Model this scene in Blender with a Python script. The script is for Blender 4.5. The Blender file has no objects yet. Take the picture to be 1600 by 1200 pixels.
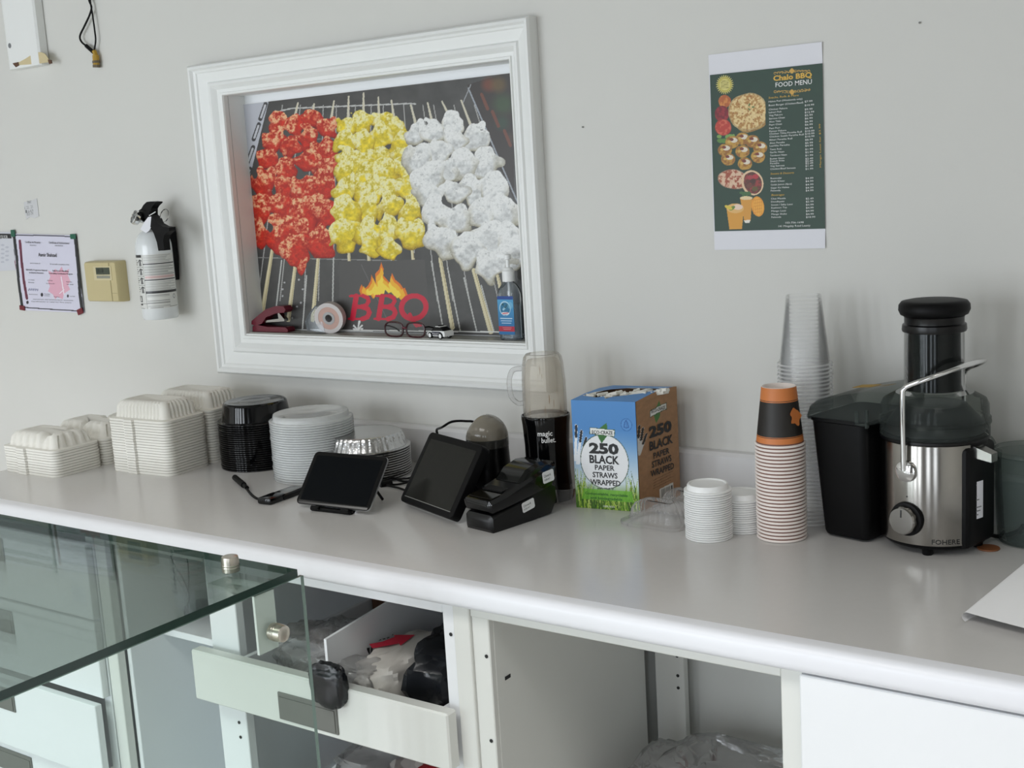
import bpy, bmesh, math, random
import numpy as np
from mathutils import Vector, Matrix
random.seed(7); np.random.seed(7)
SC = bpy.context.scene
COL = SC.collection
PI = math.pi

# ------------------------------------------------------------------ camera
CAM = np.array([0.0, -2.1173, 1.5312]); YAW, PITCH, ROLL, FPX = .6174, .1679, -.0598, 1922.9
def cam_axes():
    cy, sy, cp, sp = math.cos(YAW), math.sin(YAW), math.cos(PITCH), math.sin(PITCH)
    d = np.array([-sy*cp, cy*cp, -sp]); r = np.array([cy, sy, 0]); u = np.cross(r, d)
    cr, sr = math.cos(ROLL), math.sin(ROLL)
    return cr*r + sr*u, -sr*r + cr*u, d
RGT, UPV, DIR = cam_axes()
cd = bpy.data.cameras.new('camera'); cam = bpy.data.objects.new('camera', cd); COL.objects.link(cam)
cd.sensor_width = 36; cd.lens = 36*FPX/1600; cd.clip_start = .05
m = Matrix.Identity(4)
for i in range(3):
    m[i][0], m[i][1], m[i][2], m[i][3] = RGT[i], UPV[i], -DIR[i], CAM[i]
cam.matrix_world = m
SC.camera = cam
# measured points of the photograph turned into places in the room
def ray(px, py): return DIR + RGT*(px-800)/FPX - UPV*(py-600)/FPX
def onz(px, py, z): v = ray(px, py); return CAM + v*(z-CAM[2])/v[2]
def ony(px, py, y): v = ray(px, py); return CAM + v*(y-CAM[1])/v[1]
def onx(px, py, x): v = ray(px, py); return CAM + v*(x-CAM[0])/v[0]
def proj(P):
    v = np.asarray(P, float) - CAM; z = v @ DIR
    return 800 + FPX*(v @ RGT)/z, 600 - FPX*(v @ UPV)/z

# ------------------------------------------------------------------ world, lights, exposure
w = bpy.data.worlds.new('daylight'); SC.world = w; w.use_nodes = True
bg = w.node_tree.nodes['Background']; bg.inputs[0].default_value = (.72, .82, 1, 1); bg.inputs[1].default_value = 1.0
SC.view_settings.view_transform = 'Standard'; SC.view_settings.look = 'None'
SC.view_settings.exposure = 0.10; SC.view_settings.gamma = 1; SC.view_settings.use_curve_mapping = False
SC.cycles.transparent_max_bounces = 96
SC.cycles.max_bounces = 10
SC.cycles.diffuse_bounces = 5
def area(name, loc, rot, sx, sy, power, col):
    l = bpy.data.lights.new(name, 'AREA'); l.shape = 'RECTANGLE'; l.size = sx; l.size_y = sy; l.energy = power; l.color = col
    o = bpy.data.objects.new(name, l); COL.objects.link(o); o.location = loc; o.rotation_euler = rot; return o
# the shop's front is glazed: daylight enters through these panes, behind the photographer
PANES = [(-4.6, -4.1), (-3.75, -3.3), (-2.95, -2.45), (-2.0, -1.6), (-.5, .0), (.75, 1.3)]
for k, (a, b) in enumerate(PANES):
    area('daylight_pane', ((a+b)/2, -5.06, 1.30), (PI/2, 0, 0), b-a, 2.3, (29, 29, 28, 21, 13, 12)[k], (.90, .955, 1))
for x in (-3.4, -1.4, .6): area('ceiling_fill', (x, -2.3, 2.74), (0, 0, 0), 1.2, .9, 20, (1, .985, .955)).data.spread = math.radians(118)  # unseen overhead lamps added as fill; narrowed spread keeps the upper wall darker

# ------------------------------------------------------------------ materials
def lin(c):
    return tuple(((x/255)/12.92 if x/255 <= .04045 else ((x/255+.055)/1.055)**2.4) for x in c[:3])
def mat(name, rgb, rough=.5, metal=0, spec=.5, var=.04, scale=30, bump=0, coat=0, bscale=None):
    m = bpy.data.materials.new(name); m.use_nodes = True; nt = m.node_tree; b = nt.nodes['Principled BSDF']
    c = lin(rgb)
    b.inputs['Roughness'].default_value = rough; b.inputs['Metallic'].default_value = metal
    b.inputs['Specular IOR Level'].default_value = spec; b.inputs['Coat Weight'].default_value = coat
    tc = nt.nodes.new('ShaderNodeTexCoord'); n = nt.nodes.new('ShaderNodeTexNoise'); n.inputs['Scale'].default_value = scale
    n.inputs['Detail'].default_value = 3
    nt.links.new(tc.outputs['Object'], n.inputs['Vector'])
    r = nt.nodes.new('ShaderNodeMix'); r.data_type = 'RGBA'
    r.inputs[6].default_value = (*[x*(1-var) for x in c], 1); r.inputs[7].default_value = (*[min(1, x*(1+var)) for x in c], 1)
    nt.links.new(n.outputs[0], r.inputs[0]); nt.links.new(r.outputs[2], b.inputs['Base Color'])
    if bump:
        n2 = n
        if bscale:
            n2 = nt.nodes.new('ShaderNodeTexNoise'); n2.inputs['Scale'].default_value = bscale; nt.links.new(tc.outputs['Object'], n2.inputs['Vector'])
        bp = nt.nodes.new('ShaderNodeBump'); bp.inputs['Strength'].default_value = bump; bp.inputs['Distance'].default_value = .002
        nt.links.new(n2.outputs[0], bp.inputs['Height']); nt.links.new(bp.outputs[0], b.inputs['Normal'])
    return m
def clear(name, tint=(1, 1, 1), haze=.06, hazecol=(235, 238, 240), rough=.05, blend=.25, fmul=1.0, bump=0):
    """thin clear plastic or glass: see-through, a little haze, fresnel gloss"""
    m = bpy.data.materials.new(name); m.use_nodes = True; nt = m.node_tree; nt.nodes.clear()
    o = nt.nodes.new('ShaderNodeOutputMaterial'); t = nt.nodes.new('ShaderNodeBsdfTransparent'); t.inputs[0].default_value = (*tint, 1)
    d = nt.nodes.new('ShaderNodeBsdfDiffuse'); d.inputs[0].default_value = (*lin(hazecol), 1)
    g = nt.nodes.new('ShaderNodeBsdfGlossy'); g.inputs['Roughness'].default_value = rough
    n = nt.nodes.new('ShaderNodeTexNoise'); n.inputs['Scale'].default_value = 18
    tc = nt.nodes.new('ShaderNodeTexCoord'); nt.links.new(tc.outputs['Object'], n.inputs['Vector'])
    h = nt.nodes.new('ShaderNodeMapRange'); h.inputs[3].default_value = haze*.7; h.inputs[4].default_value = haze*1.3
    nt.links.new(n.outputs[0], h.inputs[0])
    m1 = nt.nodes.new('ShaderNodeMixShader'); nt.links.new(h.outputs[0], m1.inputs[0]); nt.links.new(t.outputs[0], m1.inputs[1]); nt.links.new(d.outputs[0], m1.inputs[2])
    f = nt.nodes.new('ShaderNodeLayerWeight'); f.inputs[0].default_value = blend
    mu = nt.nodes.new('ShaderNodeMath'); mu.operation = 'MULTIPLY'; mu.inputs[1].default_value = fmul; nt.links.new(f.outputs[0], mu.inputs[0])
    m2 = nt.nodes.new('ShaderNodeMixShader'); nt.links.new(mu.outputs[0], m2.inputs[0]); nt.links.new(m1.outputs[0], m2.inputs[1]); nt.links.new(g.outputs[0], m2.inputs[2])
    if bump:
        bp = nt.nodes.new('ShaderNodeBump'); bp.inputs['Strength'].default_value = bump; bp.inputs['Distance'].default_value = .004
        nt.links.new(n.outputs[0], bp.inputs['Height'])
        for q in (g, d, f): nt.links.new(bp.outputs[0], q.inputs['Normal'])
    nt.links.new(m2.outputs[0], o.inputs[0]); return m
def printmat(name, rough=.45, spec=.4):
    m = bpy.data.materials.new(name); m.use_nodes = True; nt = m.node_tree; b = nt.nodes['Principled BSDF']
    a = nt.nodes.new('ShaderNodeAttribute'); a.attribute_name = 'ink'
    nt.links.new(a.outputs['Color'], b.inputs['Base Color']); b.inputs['Roughness'].default_value = rough; b.inputs['Specular IOR Level'].default_value = spec
    return m
def flat(name, rgb, rough=.5, **k): return mat(name, rgb, rough, var=.02, **k)

WALL = mat('wall_paint', (213, 212, 207), .55, spec=.35, var=.015, scale=4, bump=.05, bscale=220)
TRIM = mat('trim_paint', (234, 235, 233), .4, var=.015, scale=12, bump=.04, bscale=60)
WHITE = mat('white_laminate', (236, 238, 241), .32, var=.012, scale=8)
CREAM = mat('cream_laminate', (222, 223, 219), .4, var=.02, scale=6)
TOP = mat('worktop_laminate', (203, 201, 199), .2, var=.02, scale=70)
NOSE = mat('worktop_edge', (232, 233, 238), .35, var=.01)
FLOORM = mat('floor_tile', (176, 172, 166), .14, var=.06, scale=5)
CEIL = mat('ceiling_paint', (158, 157, 153), .8)
BLK = mat('black_plastic', (9, 9, 10), .28, spec=.35, var=.1)
BLKM = mat('black_matte_plastic', (10, 10, 11), .48, spec=.16, var=.1)
BLKG = mat('black_gloss_plastic', (6, 6, 7), .09, spec=.4, var=.1)
SCREEN = mat('screen_glass', (9, 12, 15), .14, spec=.12, var=.03)
SCREENB = mat('dull_screen_glass', (32, 32, 29), .14, spec=.2, var=.03)
STEEL = mat('brushed_steel', (160, 158, 154), .17, metal=1, var=.04, scale=14)
def brushed(m, an=.8):
    nt = m.node_tree; b = nt.nodes['Principled BSDF']; t = nt.nodes.new('ShaderNodeTangent'); t.direction_type = 'RADIAL'; t.axis = 'Z'
    b.inputs['Anisotropic'].default_value = an; nt.links.new(t.outputs[0], b.inputs['Tangent']); b.inputs['Anisotropic Rotation'].default_value = .25; return m
STEELB = brushed(mat('brushed_steel_band', (160, 157, 152), .22, metal=1, var=.05, scale=14))
CHROME = mat('chrome', (225, 225, 225), .08, metal=1, var=.02)
NICKEL = mat('satin_nickel', (208, 200, 188), .28, metal=1, var=.03)
FOIL = mat('aluminium_foil', (204, 204, 204), .22, metal=1, var=.05, scale=60, bump=.35, bscale=140)
PULP = mat('moulded_pulp', (226, 224, 216), .55, var=.03, scale=20, bump=.06, bscale=200)
WPL = mat('white_plastic', (238, 239, 238), .35, var=.02)
KRAFT = mat('kraft_card', (158, 116, 80), .65, var=.05, scale=40)
GREY = mat('grey_pull', (112, 112, 108), .4, var=.05)
BEIGE = mat('beige_plastic', (196, 182, 138), .45, var=.03)
LCD = mat('lcd_panel', (62, 70, 56), .2, var=.05)
LCDG = mat('grey_strip', (140, 140, 126), .4)
RAWWOOD = mat('raw_wood', (206, 190, 150), .6, var=.08, scale=25)
MAROON = mat('maroon_plastic', (98, 10, 34), .3, var=.05)
INK = flat('black_ink', (22, 22, 24)); INKW = flat('white_ink', (228, 228, 226)); INKG = flat('grey_ink', (120, 122, 124))
INKY = flat('gold_ink', (214, 170, 62)); INKR = flat('red_ink', (196, 28, 58)); INKGN = flat('green_ink', (40, 96, 44))
PAPER = mat('white_paper', (226, 226, 232), .6, var=.012, scale=10)
PAPERC = mat('certificate_paper', (214, 212, 226), .6, var=.02, scale=10)
PRINT = printmat('printed_ink'); PRINTG = printmat('glossy_print', .3, .5)
CLEAR = clear('clear_plastic_cup', (1, 1, 1), .032, (252, 253, 253), rough=.06, blend=.14, fmul=.42)
CLEARR = clear('clear_cup_rim', (1, 1, 1), .34, (252, 253, 253), rough=.08, blend=.3, fmul=.5)
CLEARB = clear('clear_bowl_plastic', (1, 1, 1), .40, (248, 251, 251), rough=.10, blend=.15)
CLEARH = clear('clear_hinged_plastic', (1, 1, 1), .10, (248, 248, 248), rough=.04, blend=.22, fmul=.9, bump=.6)
BAGC = clear('clear_bag_film', (.95, .95, .955), .26, (224, 224, 224), rough=.12, blend=.3, bump=1.0)
DARKC = clear('smoked_clear_plastic', (.74, .77, .755), .13, (120, 128, 125), rough=.05, blend=.15, fmul=.7)
CHUTE = clear('clear_chute_plastic', (.80, .82, .81), .03, (120, 128, 125), rough=.04, blend=.12, fmul=.6)
JUGC = clear('smoked_jug_plastic', (.80, .83, .82), .10, (128, 138, 136), rough=.05, blend=.15, fmul=.7)
CUPC = clear('stained_cup_plastic', (.97, .96, .94), .16, (226, 220, 210), rough=.10, blend=.15, fmul=.6)
DOMEG = mat('grey_smoked_dome', (128, 122, 110), .14, var=.03)
GLASS = clear('green_tinted_glass', (.84, .91, .88), .02, (200, 220, 212), rough=.015, blend=.12, fmul=.8)
GLASSV = clear('clear_pane_glass', (.93, .965, .95), .02, (210, 220, 216), rough=.02, blend=.1, fmul=.6)
GEDGE = mat('green_glass_edge', (30, 54, 47), .12, var=.25, scale=8)
GEDGE2 = mat('grey_green_glass_edge', (112, 128, 122), .2, var=.1, scale=8)
BOTC = clear('clear_bottle', (.88, .9, .92), .12, (190, 200, 206), rough=.06, blend=.3)
LENS = clear('spectacle_lens', (.93, .93, .93), .03, rough=.02, blend=.2)
ORANGE = mat('orange_paper', (202, 120, 62), .5, var=.03)
DKPAPER = mat('charcoal_paper', (30, 26, 22), .5, var=.06)
CUPW = mat('cup_rim_white', (238, 228, 222), .45, var=.02)
CUPB = mat('cup_brown_gap', (120, 82, 70), .6)
BROWN = mat('brown_cork', (128, 78, 44), .6, var=.15, scale=60)
YEL = mat('yellow_plastic', (178, 140, 40), .5)
BAGW = mat('white_bag', (196, 192, 186), .5, var=.04, bump=.3, bscale=40)
BAGB = mat('black_bag', (24, 26, 30), .25, var=.2, bump=.6, bscale=50)
BAGR = mat('red_bag', (150, 24, 34), .3, var=.2, bump=.5, bscale=60)
BROWNB = mat('brown_box', (92, 62, 44), .6, var=.06)

# ------------------------------------------------------------------ mesh helpers
class MB:
    def __init__(s): s.v = []; s.f = []; s.m = []
    def add(s, vs, fs, mi=0):
        o = len(s.v); s.v += [tuple(map(float, p)) for p in vs]; s.f += [tuple(i+o for i in f) for f in fs]; s.m += [mi]*len(fs); return s
    def box(s, x0, x1, y0, y1, z0, z1, mi=0, b=0, rot=None, seg=2):
        bm = bmesh.new(); bmesh.ops.create_cube(bm, size=1)
        for v in bm.verts: v.co = ((x0+x1)/2+v.co.x*(x1-x0), (y0+y1)/2+v.co.y*(y1-y0), (z0+z1)/2+v.co.z*(z1-z0))
        if b: bmesh.ops.bevel(bm, geom=list(bm.edges), offset=b, segments=seg, profile=.5, affect='EDGES')
        return s._bm(bm, mi)
    def _bm(s, bm, mi, M=None):
        bm.verts.index_update()
        vs = [(M @ v.co if M else v.co)[:] for v in bm.verts]; fs = [[v.index for v in f.verts] for f in bm.faces]; bm.free()
        return s.add(vs, fs, mi)
    def loft(s, loops, mi=0, cap0=False, cap1=False, closed=True):
        n = len(loops[0]); vs = [p for L in loops for p in L]; fs = []
        for k in range(len(loops)-1):
            for i in range(n if closed else n-1):
                j = (i+1) % n; fs.append((k*n+i, k*n+j, (k+1)*n+j, (k+1)*n+i))
        if cap0: fs.append(tuple(range(n-1, -1, -1)))
        if cap1: fs.append(tuple(range((len(loops)-1)*n, len(loops)*n)))
        return s.add(vs, fs, mi)
    def lathe(s, prof, n=48, c=(0, 0, 0), mi=0, cap0=False, cap1=False, M=None, a0=0, a1=2*PI, wave=None):
        full = abs(a1-a0-2*PI) < 1e-6; k = n if full else n+1; loops = []
        for q, (r, z) in enumerate(prof):
            L = []
            for i in range(k):
                a = a0+(a1-a0)*i/n; rr = r+(wave(q, a) if wave else 0)
                p = Vector((rr*math.cos(a), rr*math.sin(a), z))
                if M: p = M @ p
                L.append((p.x+c[0], p.y+c[1], p.z+c[2]))
            loops.append(L)
        return s.loft(loops, mi, cap0, cap1, full)
    def tube(s, pts, r, n=8, mi=0, cap=True, smooth=0):
        P = [Vector(p) for p in pts]
        if smooth: P = spline(P, smooth)
        loops = []; up = None
        for i, p in enumerate(P):
            t = (P[min(i+1, len(P)-1)]-P[max(i-1, 0)]).normalized()
            if up is None: up = t.orthogonal().normalized()
            up = (up-t*up.dot(t)).normalized(); bi = t.cross(up)
            rr = r(i/(len(P)-1)) if callable(r) else r
            loops.append([tuple(p+up*rr*math.cos(2*PI*k/n)+bi*rr*math.sin(2*PI*k/n)) for k in range(n)])
        return s.loft(loops, mi, cap, cap)
    def prism(s, poly, h, O=(0, 0, 0), U=(1, 0, 0), V=(0, 0, 1), N=(0, -1, 0), mi=0):
        """polygon in the plane O+u*U+v*V, thickness h along N"""
        O, U, V, N = map(Vector, (O, U, V, N)); n = len(poly)
        A = [O+U*u+V*v for u, v in poly]; B = [p+N*h for p in A]
        fs = [tuple(range(n)), tuple(range(2*n-1, n-1, -1))]+[(i, i+n, (i+1) % n+n, (i+1) % n) for i in range(n)]
        return s.add([p[:] for p in A+B], fs, mi)
    def ball(s, c, r, nu=20, nv=12, mi=0, f=None):
        rx, ry, rz = r if hasattr(r, '__len__') else (r, r, r); loops = []
        for j in range(nv+1):
            th = PI*j/nv; L = []
            for i in range(nu):
                a = 2*PI*i/nu; d = Vector((math.sin(th)*math.cos(a), math.sin(th)*math.sin(a), -math.cos(th)))
                if f: d = f(d)
                L.append((c[0]+d.x*rx, c[1]+d.y*ry, c[2]+d.z*rz))
            loops.append(L)
        return s.loft(loops, mi)
    def build(s, name, mats, parent=None, sharp=.6, smooth=True, M=None):
        me = bpy.data.meshes.new(name); bm = bmesh.new()
        vs = [bm.verts.new(M @ Vector(p) if M else p) for p in s.v]
        for f, mi in zip(s.f, s.m):
            try: q = bm.faces.new([vs[i] for i in f]); q.material_index = mi; q.smooth = smooth
            except ValueError: pass
        bmesh.ops.remove_doubles(bm, verts=bm.verts, dist=1e-6)
        bmesh.ops.recalc_face_normals(bm, faces=bm.faces)
        for e in bm.edges:
            if len(e.link_faces) == 2 and e.calc_face_angle(0) > sharp: e.smooth = False
        bm.to_mesh(me); bm.free()
        for q in (mats if isinstance(mats, (list, tuple)) else [mats]): me.materials.append(q)
        o = bpy.data.objects.new(name, me); COL.objects.link(o)
        if parent: o.parent = parent
        if 'lettering' in name or name in ('print', 'small_print', 'display_digits', 'heading'): o['kind'] = 'stuff'
        return o
def spline(P, k):
    out = []
    for i in range(len(P)-1):
        a, b, c, d = P[max(i-1, 0)], P[i], P[i+1], P[min(i+2, len(P)-1)]
        for q in range(k):
            t = q/k; out.append(.5*((2*b)+(c-a)*t+(2*a-5*b+4*c-d)*t*t+(3*b-a-3*c+d)*t**3))
    return out+[P[-1]]
def rrect(w, d, r, n=5, cx=0, cy=0):
    L = []
    for k, (sx, sy) in enumerate(((1, 1), (-1, 1), (-1, -1), (1, -1))):
        for i in range(n+1):
            a = PI/2*(k+i/n); L.append((cx+sx*(w/2-r)+r*math.cos(a), cy+sy*(d/2-r)+r*math.sin(a)))
    return L
def at(L, z): return [(x, y, z) for x, y in L]
def tag(o, label, cat, group=None, kind=None):
    o['label'] = label; o['category'] = cat
    if group: o['group'] = group
    if kind: o['kind'] = kind
    return o
def thing(name, label, cat, loc=(0, 0, 0), rz=0, group=None):
    o = bpy.data.objects.new(name, None); COL.objects.link(o); o.empty_display_size = .05
    o.location = tuple(map(float, loc)); o.rotation_euler = (0, 0, rz); return tag(o, label, cat, group)
def struct(o): o['kind'] = 'structure'; return o
def dup(root, loc, rz, label):
    r = root.copy(); COL.objects.link(r); r.location = loc; r.rotation_euler = (0, 0, rz); r['label'] = label
    for ch in list(root.children):
        c = ch.copy(); COL.objects.link(c); c.parent = r
        for g in list(ch.children):
            q = g.copy(); COL.objects.link(q); q.parent = c
    return r
def nth(k):
    W = 'topmost second third fourth fifth sixth seventh eighth ninth tenth eleventh twelfth'.split()
    if k < 12: return W[k]
    k += 1; return f"{k}{'th' if 10 < k % 100 < 14 else {1: 'st', 2: 'nd', 3: 'rd'}.get(k % 10, 'th')}"
def stack(root, n, pitch, label, jit=.0006):
    """root is the lowest; the copies nest upwards"""
    x, y, z = root.location; rz = root.rotation_euler[2]
    root['label'] = label.format('lowest')
    for k in range(1, n):
        j = jit
        dup(root, (x+random.uniform(-j, j), y+random.uniform(-j, j), z+k*pitch), rz+random.uniform(-.004, .004)*(1 if n < 60 else .5), label.format(nth(n-1-k)))
_fc = {}
def glyphs(s, bold=0):
    if (s, bold) in _fc: return _fc[(s, bold)]
    c = bpy.data.curves.new('t', 'FONT'); c.body = s; c.resolution_u = 2; c.offset = bold
    o = bpy.data.objects.new('t', c); COL.objects.link(o)
    dg = bpy.context.evaluated_depsgraph_get(); me = bpy.data.meshes.new_from_object(o.evaluated_get(dg))
    V = [(v.co.x, v.co.y) for v in me.vertices]; F = [tuple(p.vertices) for p in me.polygons]
    bpy.data.objects.remove(o); bpy.data.meshes.remove(me); bpy.data.curves.remove(c)
    _fc[(s, bold)] = (V, F); return V, F
def text(mb, s, f, x, y, h, w=None, bold=0, align='l', shear=0, mi=0):
    """letters of cap height h at x, y in a plane; f maps plane coordinates to 3D; w fits the width"""
    V, F = glyphs(s, bold)
    if not V: return
    x0 = min(v[0] for v in V); x1 = max(v[0] for v in V); sy = h/.7; sx = (w/(x1-x0)) if w else sy
    off = {'l': 0, 'c': -(x1-x0)*sx/2, 'r': -(x1-x0)*sx}[align]
    mb.add([f(x+off+(vx-x0)*sx+shear*vy*sy, y+vy*sy) for vx, vy in V], F, mi)

# ------------------------------------------------------------------ printed pictures (ink colour per vertex of a fine sheet)
_lat = np.random.rand(257, 257)
def vnoise(x, y):
    xi = np.floor(x).astype(int); yi = np.floor(y).astype(int); fx = x-xi; fy = y-yi; fx = fx*fx*(3-2*fx); fy = fy*fy*(3-2*fy)
    a = lambda i, j: _lat[(xi+i) % 256, (yi+j) % 256]
    return (a(0, 0)*(1-fx)+a(1, 0)*fx)*(1-fy)+(a(0, 1)*(1-fx)+a(1, 1)*fx)*fy
def fbm(x, y): return .55*vnoise(x, y)+.3*vnoise(x*2.1+9, y*2.1+5)+.15*vnoise(x*4.3+3, y*4.3+7)
class Ink:
    def __init__(s, X, Y, base): s.X, s.Y = X, Y; s.c = np.empty((len(X), 3)); s.c[:] = base
    def put(s, i, col, a=1.):
        col = np.asarray(col, float); a = np.asarray(a); a = a[:, None] if a.ndim else a
        s.c[i] = s.c[i]*(1-a)+col*a
    def box(s, x0, y0, x1, y1): return np.nonzero((s.X >= x0) & (s.X <= x1) & (s.Y >= y0) & (s.Y <= y1))[0]
    def poly(s, P, col, a=1.):
        xs = [p[0] for p in P]; ys = [p[1] for p in P]; i = s.box(min(xs), min(ys), max(xs), max(ys)); X, Y = s.X[i], s.Y[i]
        ins = np.zeros(len(i), bool)
        for (xa, ya), (xb, yb) in zip(P, P[1:]+P[:1]):
            if ya == yb: continue
            ins ^= ((ya > Y) != (yb > Y)) & (X < (xb-xa)*(Y-ya)/(yb-ya)+xa)
        s.put(i[ins], col, a); return i[ins]
    def line(s, p, q, w, col, w2=None, a=1.):
        w2 = w if w2 is None else w2; W = max(w, w2)
        i = s.box(min(p[0], q[0])-W, min(p[1], q[1])-W, max(p[0], q[0])+W, max(p[1], q[1])+W); X, Y = s.X[i], s.Y[i]
        dx, dy = q[0]-p[0], q[1]-p[1]; t = np.clip(((X-p[0])*dx+(Y-p[1])*dy)/(dx*dx+dy*dy+1e-9), 0, 1)
        d = np.hypot(X-p[0]-t*dx, Y-p[1]-t*dy); k = d < (w+(w2-w)*t)/2
        s.put(i[k], col, a)
    def path(s, P, w, col):
        for p, q in zip(P, P[1:]): s.line(p, q, w, col)
    def ell(s, cx, cy, rx, ry, col, rot=0, a=1., wob=0, seed=0):
        R = max(rx, ry)*1.3; i = s.box(cx-R, cy-R, cx+R, cy+R); X, Y = s.X[i]-cx, s.Y[i]-cy; c, n = math.cos(rot), math.sin(rot)
        u, v = (X*c+Y*n)/rx, (-X*n+Y*c)/ry; d = np.hypot(u, v)
        if wob: d = d+wob*(vnoise(u*1.7+seed*3.1+50, v*1.7+seed*7.7+50)-.5)*2
        k = d < 1; s.put(i[k], col, a); return i[k], d[k], u[k], v[k]
def sheet(name, O, U, V, nx, ny, paint, parent, material, f=None):
    """fine sheet O + u*U + v*V (u, v in 0..1); paint(u, v, points) gives ink 0..255"""
    u, v = np.meshgrid(np.linspace(0, 1, nx), np.linspace(0, 1, ny)); u = u.ravel(); v = v.ravel()
    P = np.array(O)+u[:, None]*np.array(U)+v[:, None]*np.array(V)
    ink = paint(u, v, P)/255; ink = np.clip(ink, 0, 1)
    ink = np.where(ink <= .04045, ink/12.92, ((ink+.055)/1.055)**2.4)
    if f is not None: P = f(u, v)
    k = np.arange(nx*ny).reshape(ny, nx)
    q = np.stack([k[:-1, :-1], k[:-1, 1:], k[1:, 1:], k[1:, :-1]], -1).reshape(-1, 4)
    me = bpy.data.meshes.new(name); me.vertices.add(len(P)); me.vertices.foreach_set('co', P.astype(np.float32).ravel())
    me.loops.add(q.size); me.loops.foreach_set('vertex_index', q.astype(np.int32).ravel())
    me.polygons.add(len(q)); me.polygons.foreach_set('loop_start', np.arange(0, q.size, 4, dtype=np.int32))
    me.polygons.foreach_set('loop_total', np.full(len(q), 4, np.int32)); me.update()
    at_ = me.color_attributes.new('ink', 'FLOAT_COLOR', 'POINT')
    at_.data.foreach_set('color', np.concatenate([ink, np.ones((len(P), 1))], 1).astype(np.float32).ravel())
    me.materials.append(material); o = bpy.data.objects.new(name, me); COL.objects.link(o)
    if parent: o.parent = parent
    return o

# ================================================================== THE ROOM
X0, X1, Y0, ZC = -5.0, 1.9, -5.0, 2.75
OX0, OX1, OZ0, OZ1 = -2.293, -1.452, 1.179, 1.76          # the cased opening
b = MB()
J = .0125
for x0, x1, z0, z1 in ((X0, OX0-J, 0, ZC), (OX1+J, X1, 0, ZC), (OX0-J, OX1+J, 0, OZ0-J), (OX0-J, OX1+J, OZ1+J, ZC)): b.box(x0, x1, 0, .12, z0, z1)
struct(b.build('wall_back', WALL, smooth=False))
b = MB(); b.box(X0-.1, X0, Y0, .12, 0, ZC); struct(b.build('wall_left', WALL))
b = MB(); b.box(X1, X1+.1, Y0, .12, 0, ZC); struct(b.build('wall_right', WALL))
b = MB(); b.box(X0-.1, X1+.1, Y0-.1, .12, -.1, 0); struct(b.build('floor', FLOORM))
b = MB(); b.box(X0-.1, X1+.1, Y0-.1, .12, ZC, ZC+.1); struct(b.build('ceiling', CEIL))
b = MB(); b.box(X0-.1, X1+.1, Y0-.1, Y0, 0, .12); b.box(X0-.1, X1+.1, Y0-.1, Y0, 2.5, ZC); px = X0-.1
for a, c in PANES+[(X1+.1, 9)]:
    b.box(px, a, Y0-.1, Y0, .12, 2.5); px = c
struct(b.build('wall_front', mat('dim_wall', (120, 116, 110), .6)))

# cased opening with moulded trim
win = struct(bpy.data.objects.new('window_1', None)); COL.objects.link(win); win.location = (OX0, 0, OZ0)
prof = [(0, 0), (0, .028), (.05, .034), (.13, .035), (.18, .029), (.24, .027), (.27, .024), (.55, .019), (.6, .024), (.68, .025), (.74, .021), (.8, .015), (.9, .0145), (.92, .018), (.98, .017), (1, .013), (1, .0005)]
ox0, ox1, oz0, oz1 = -2.394, -1.390, 1.081, 1.838
outer = [(ox0, oz0), (ox1, oz0), (ox1, oz1), (ox0, oz1)]; inner = [(OX0, OZ0), (OX1, OZ0), (OX1, OZ1), (OX0, OZ1)]
def casing(k):
    j = (k+1) % 4; b = MB()
    L = [[(outer[q][0]+(inner[q][0]-outer[q][0])*t-OX0, -h, outer[q][1]+(inner[q][1]-outer[q][1])*t-OZ0) for t, h in prof] for q in (k, j)]
    b.loft(L, closed=False); return b.build('casing', TRIM, win, sharp=.35)
for k in range(4): casing(k)
def jambp(name, x0, x1, z0, z1, mtl=TRIM):
    b = MB(); b.box(x0-OX0, x1-OX0, .001, .07, z0-OZ0, z1-OZ0); return b.build(name, mtl, win)
jambp('jamb', OX0-.012, OX0, OZ0-.012, OZ1+.012); jambp('jamb', OX1, OX1+.012, OZ0-.012, OZ1+.012); jambp('head_jamb', OX0, OX1, OZ1, OZ1+.012)
SILLM = mat('grey_sill', (150, 150, 144), .3, var=.12, scale=14)
b = MB(); b.box(0, OX1-OX0, -.0125, .052, -.012, .003); b.build('sill_board', TRIM, win)
b = MB(); b.box(.002, OX1-OX0-.002, -.006, .052, .003, .006); b.build('sill', SILLM, win)
b = MB(); b.box(0, OX1-OX0, .054, .066, -.01, OZ1-OZ0); b.build('backing_board', WHITE, win)

# cut-off moulding board at the upper left of the wall
b = MB(); pz = [(0, 0), (.152, 0), (.151, .022), (.146, .027), (.112, .027), (.110, .0255), (.012, .0255), (.003, .022)]
b.prism([(x, y) for x, y in pz], -.75, (-3.126, -.002, 1.899), (1, 0, 0), (0, -1, 0), (0, 0, -1))
o = struct(b.build('trim_1', TRIM, sharp=.3))
b = MB(); to_ = np.zeros(3); yb = -.0285
pp_ = [ony(x, y, yb) for x, y in ((23, 98.5), (31, 96.5), (40, 91.5), (50, 85), (57, 81.8), (64, 81.5), (70, 84), (75, 91), (77.5, 97), (60, 99.5), (40, 101), (25, 102))]
b.prism([(p[0], p[2]) for p in pp_], .002, (0, yb+.002, 0)); b.build('bare_patch', RAWWOOD, o)
for L_ in (((20, 99), (29, 97), (30, 102), (25, 105)), ((75, 93), (80, 94), (81, 99), (77, 100))):
    b = MB(); b.prism([(ony(x, y, yb)[0], ony(x, y, yb)[2]) for x, y in L_], .003, (0, yb+.002, 0)); b.build('tape_scrap', BROWNB, o)
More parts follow.
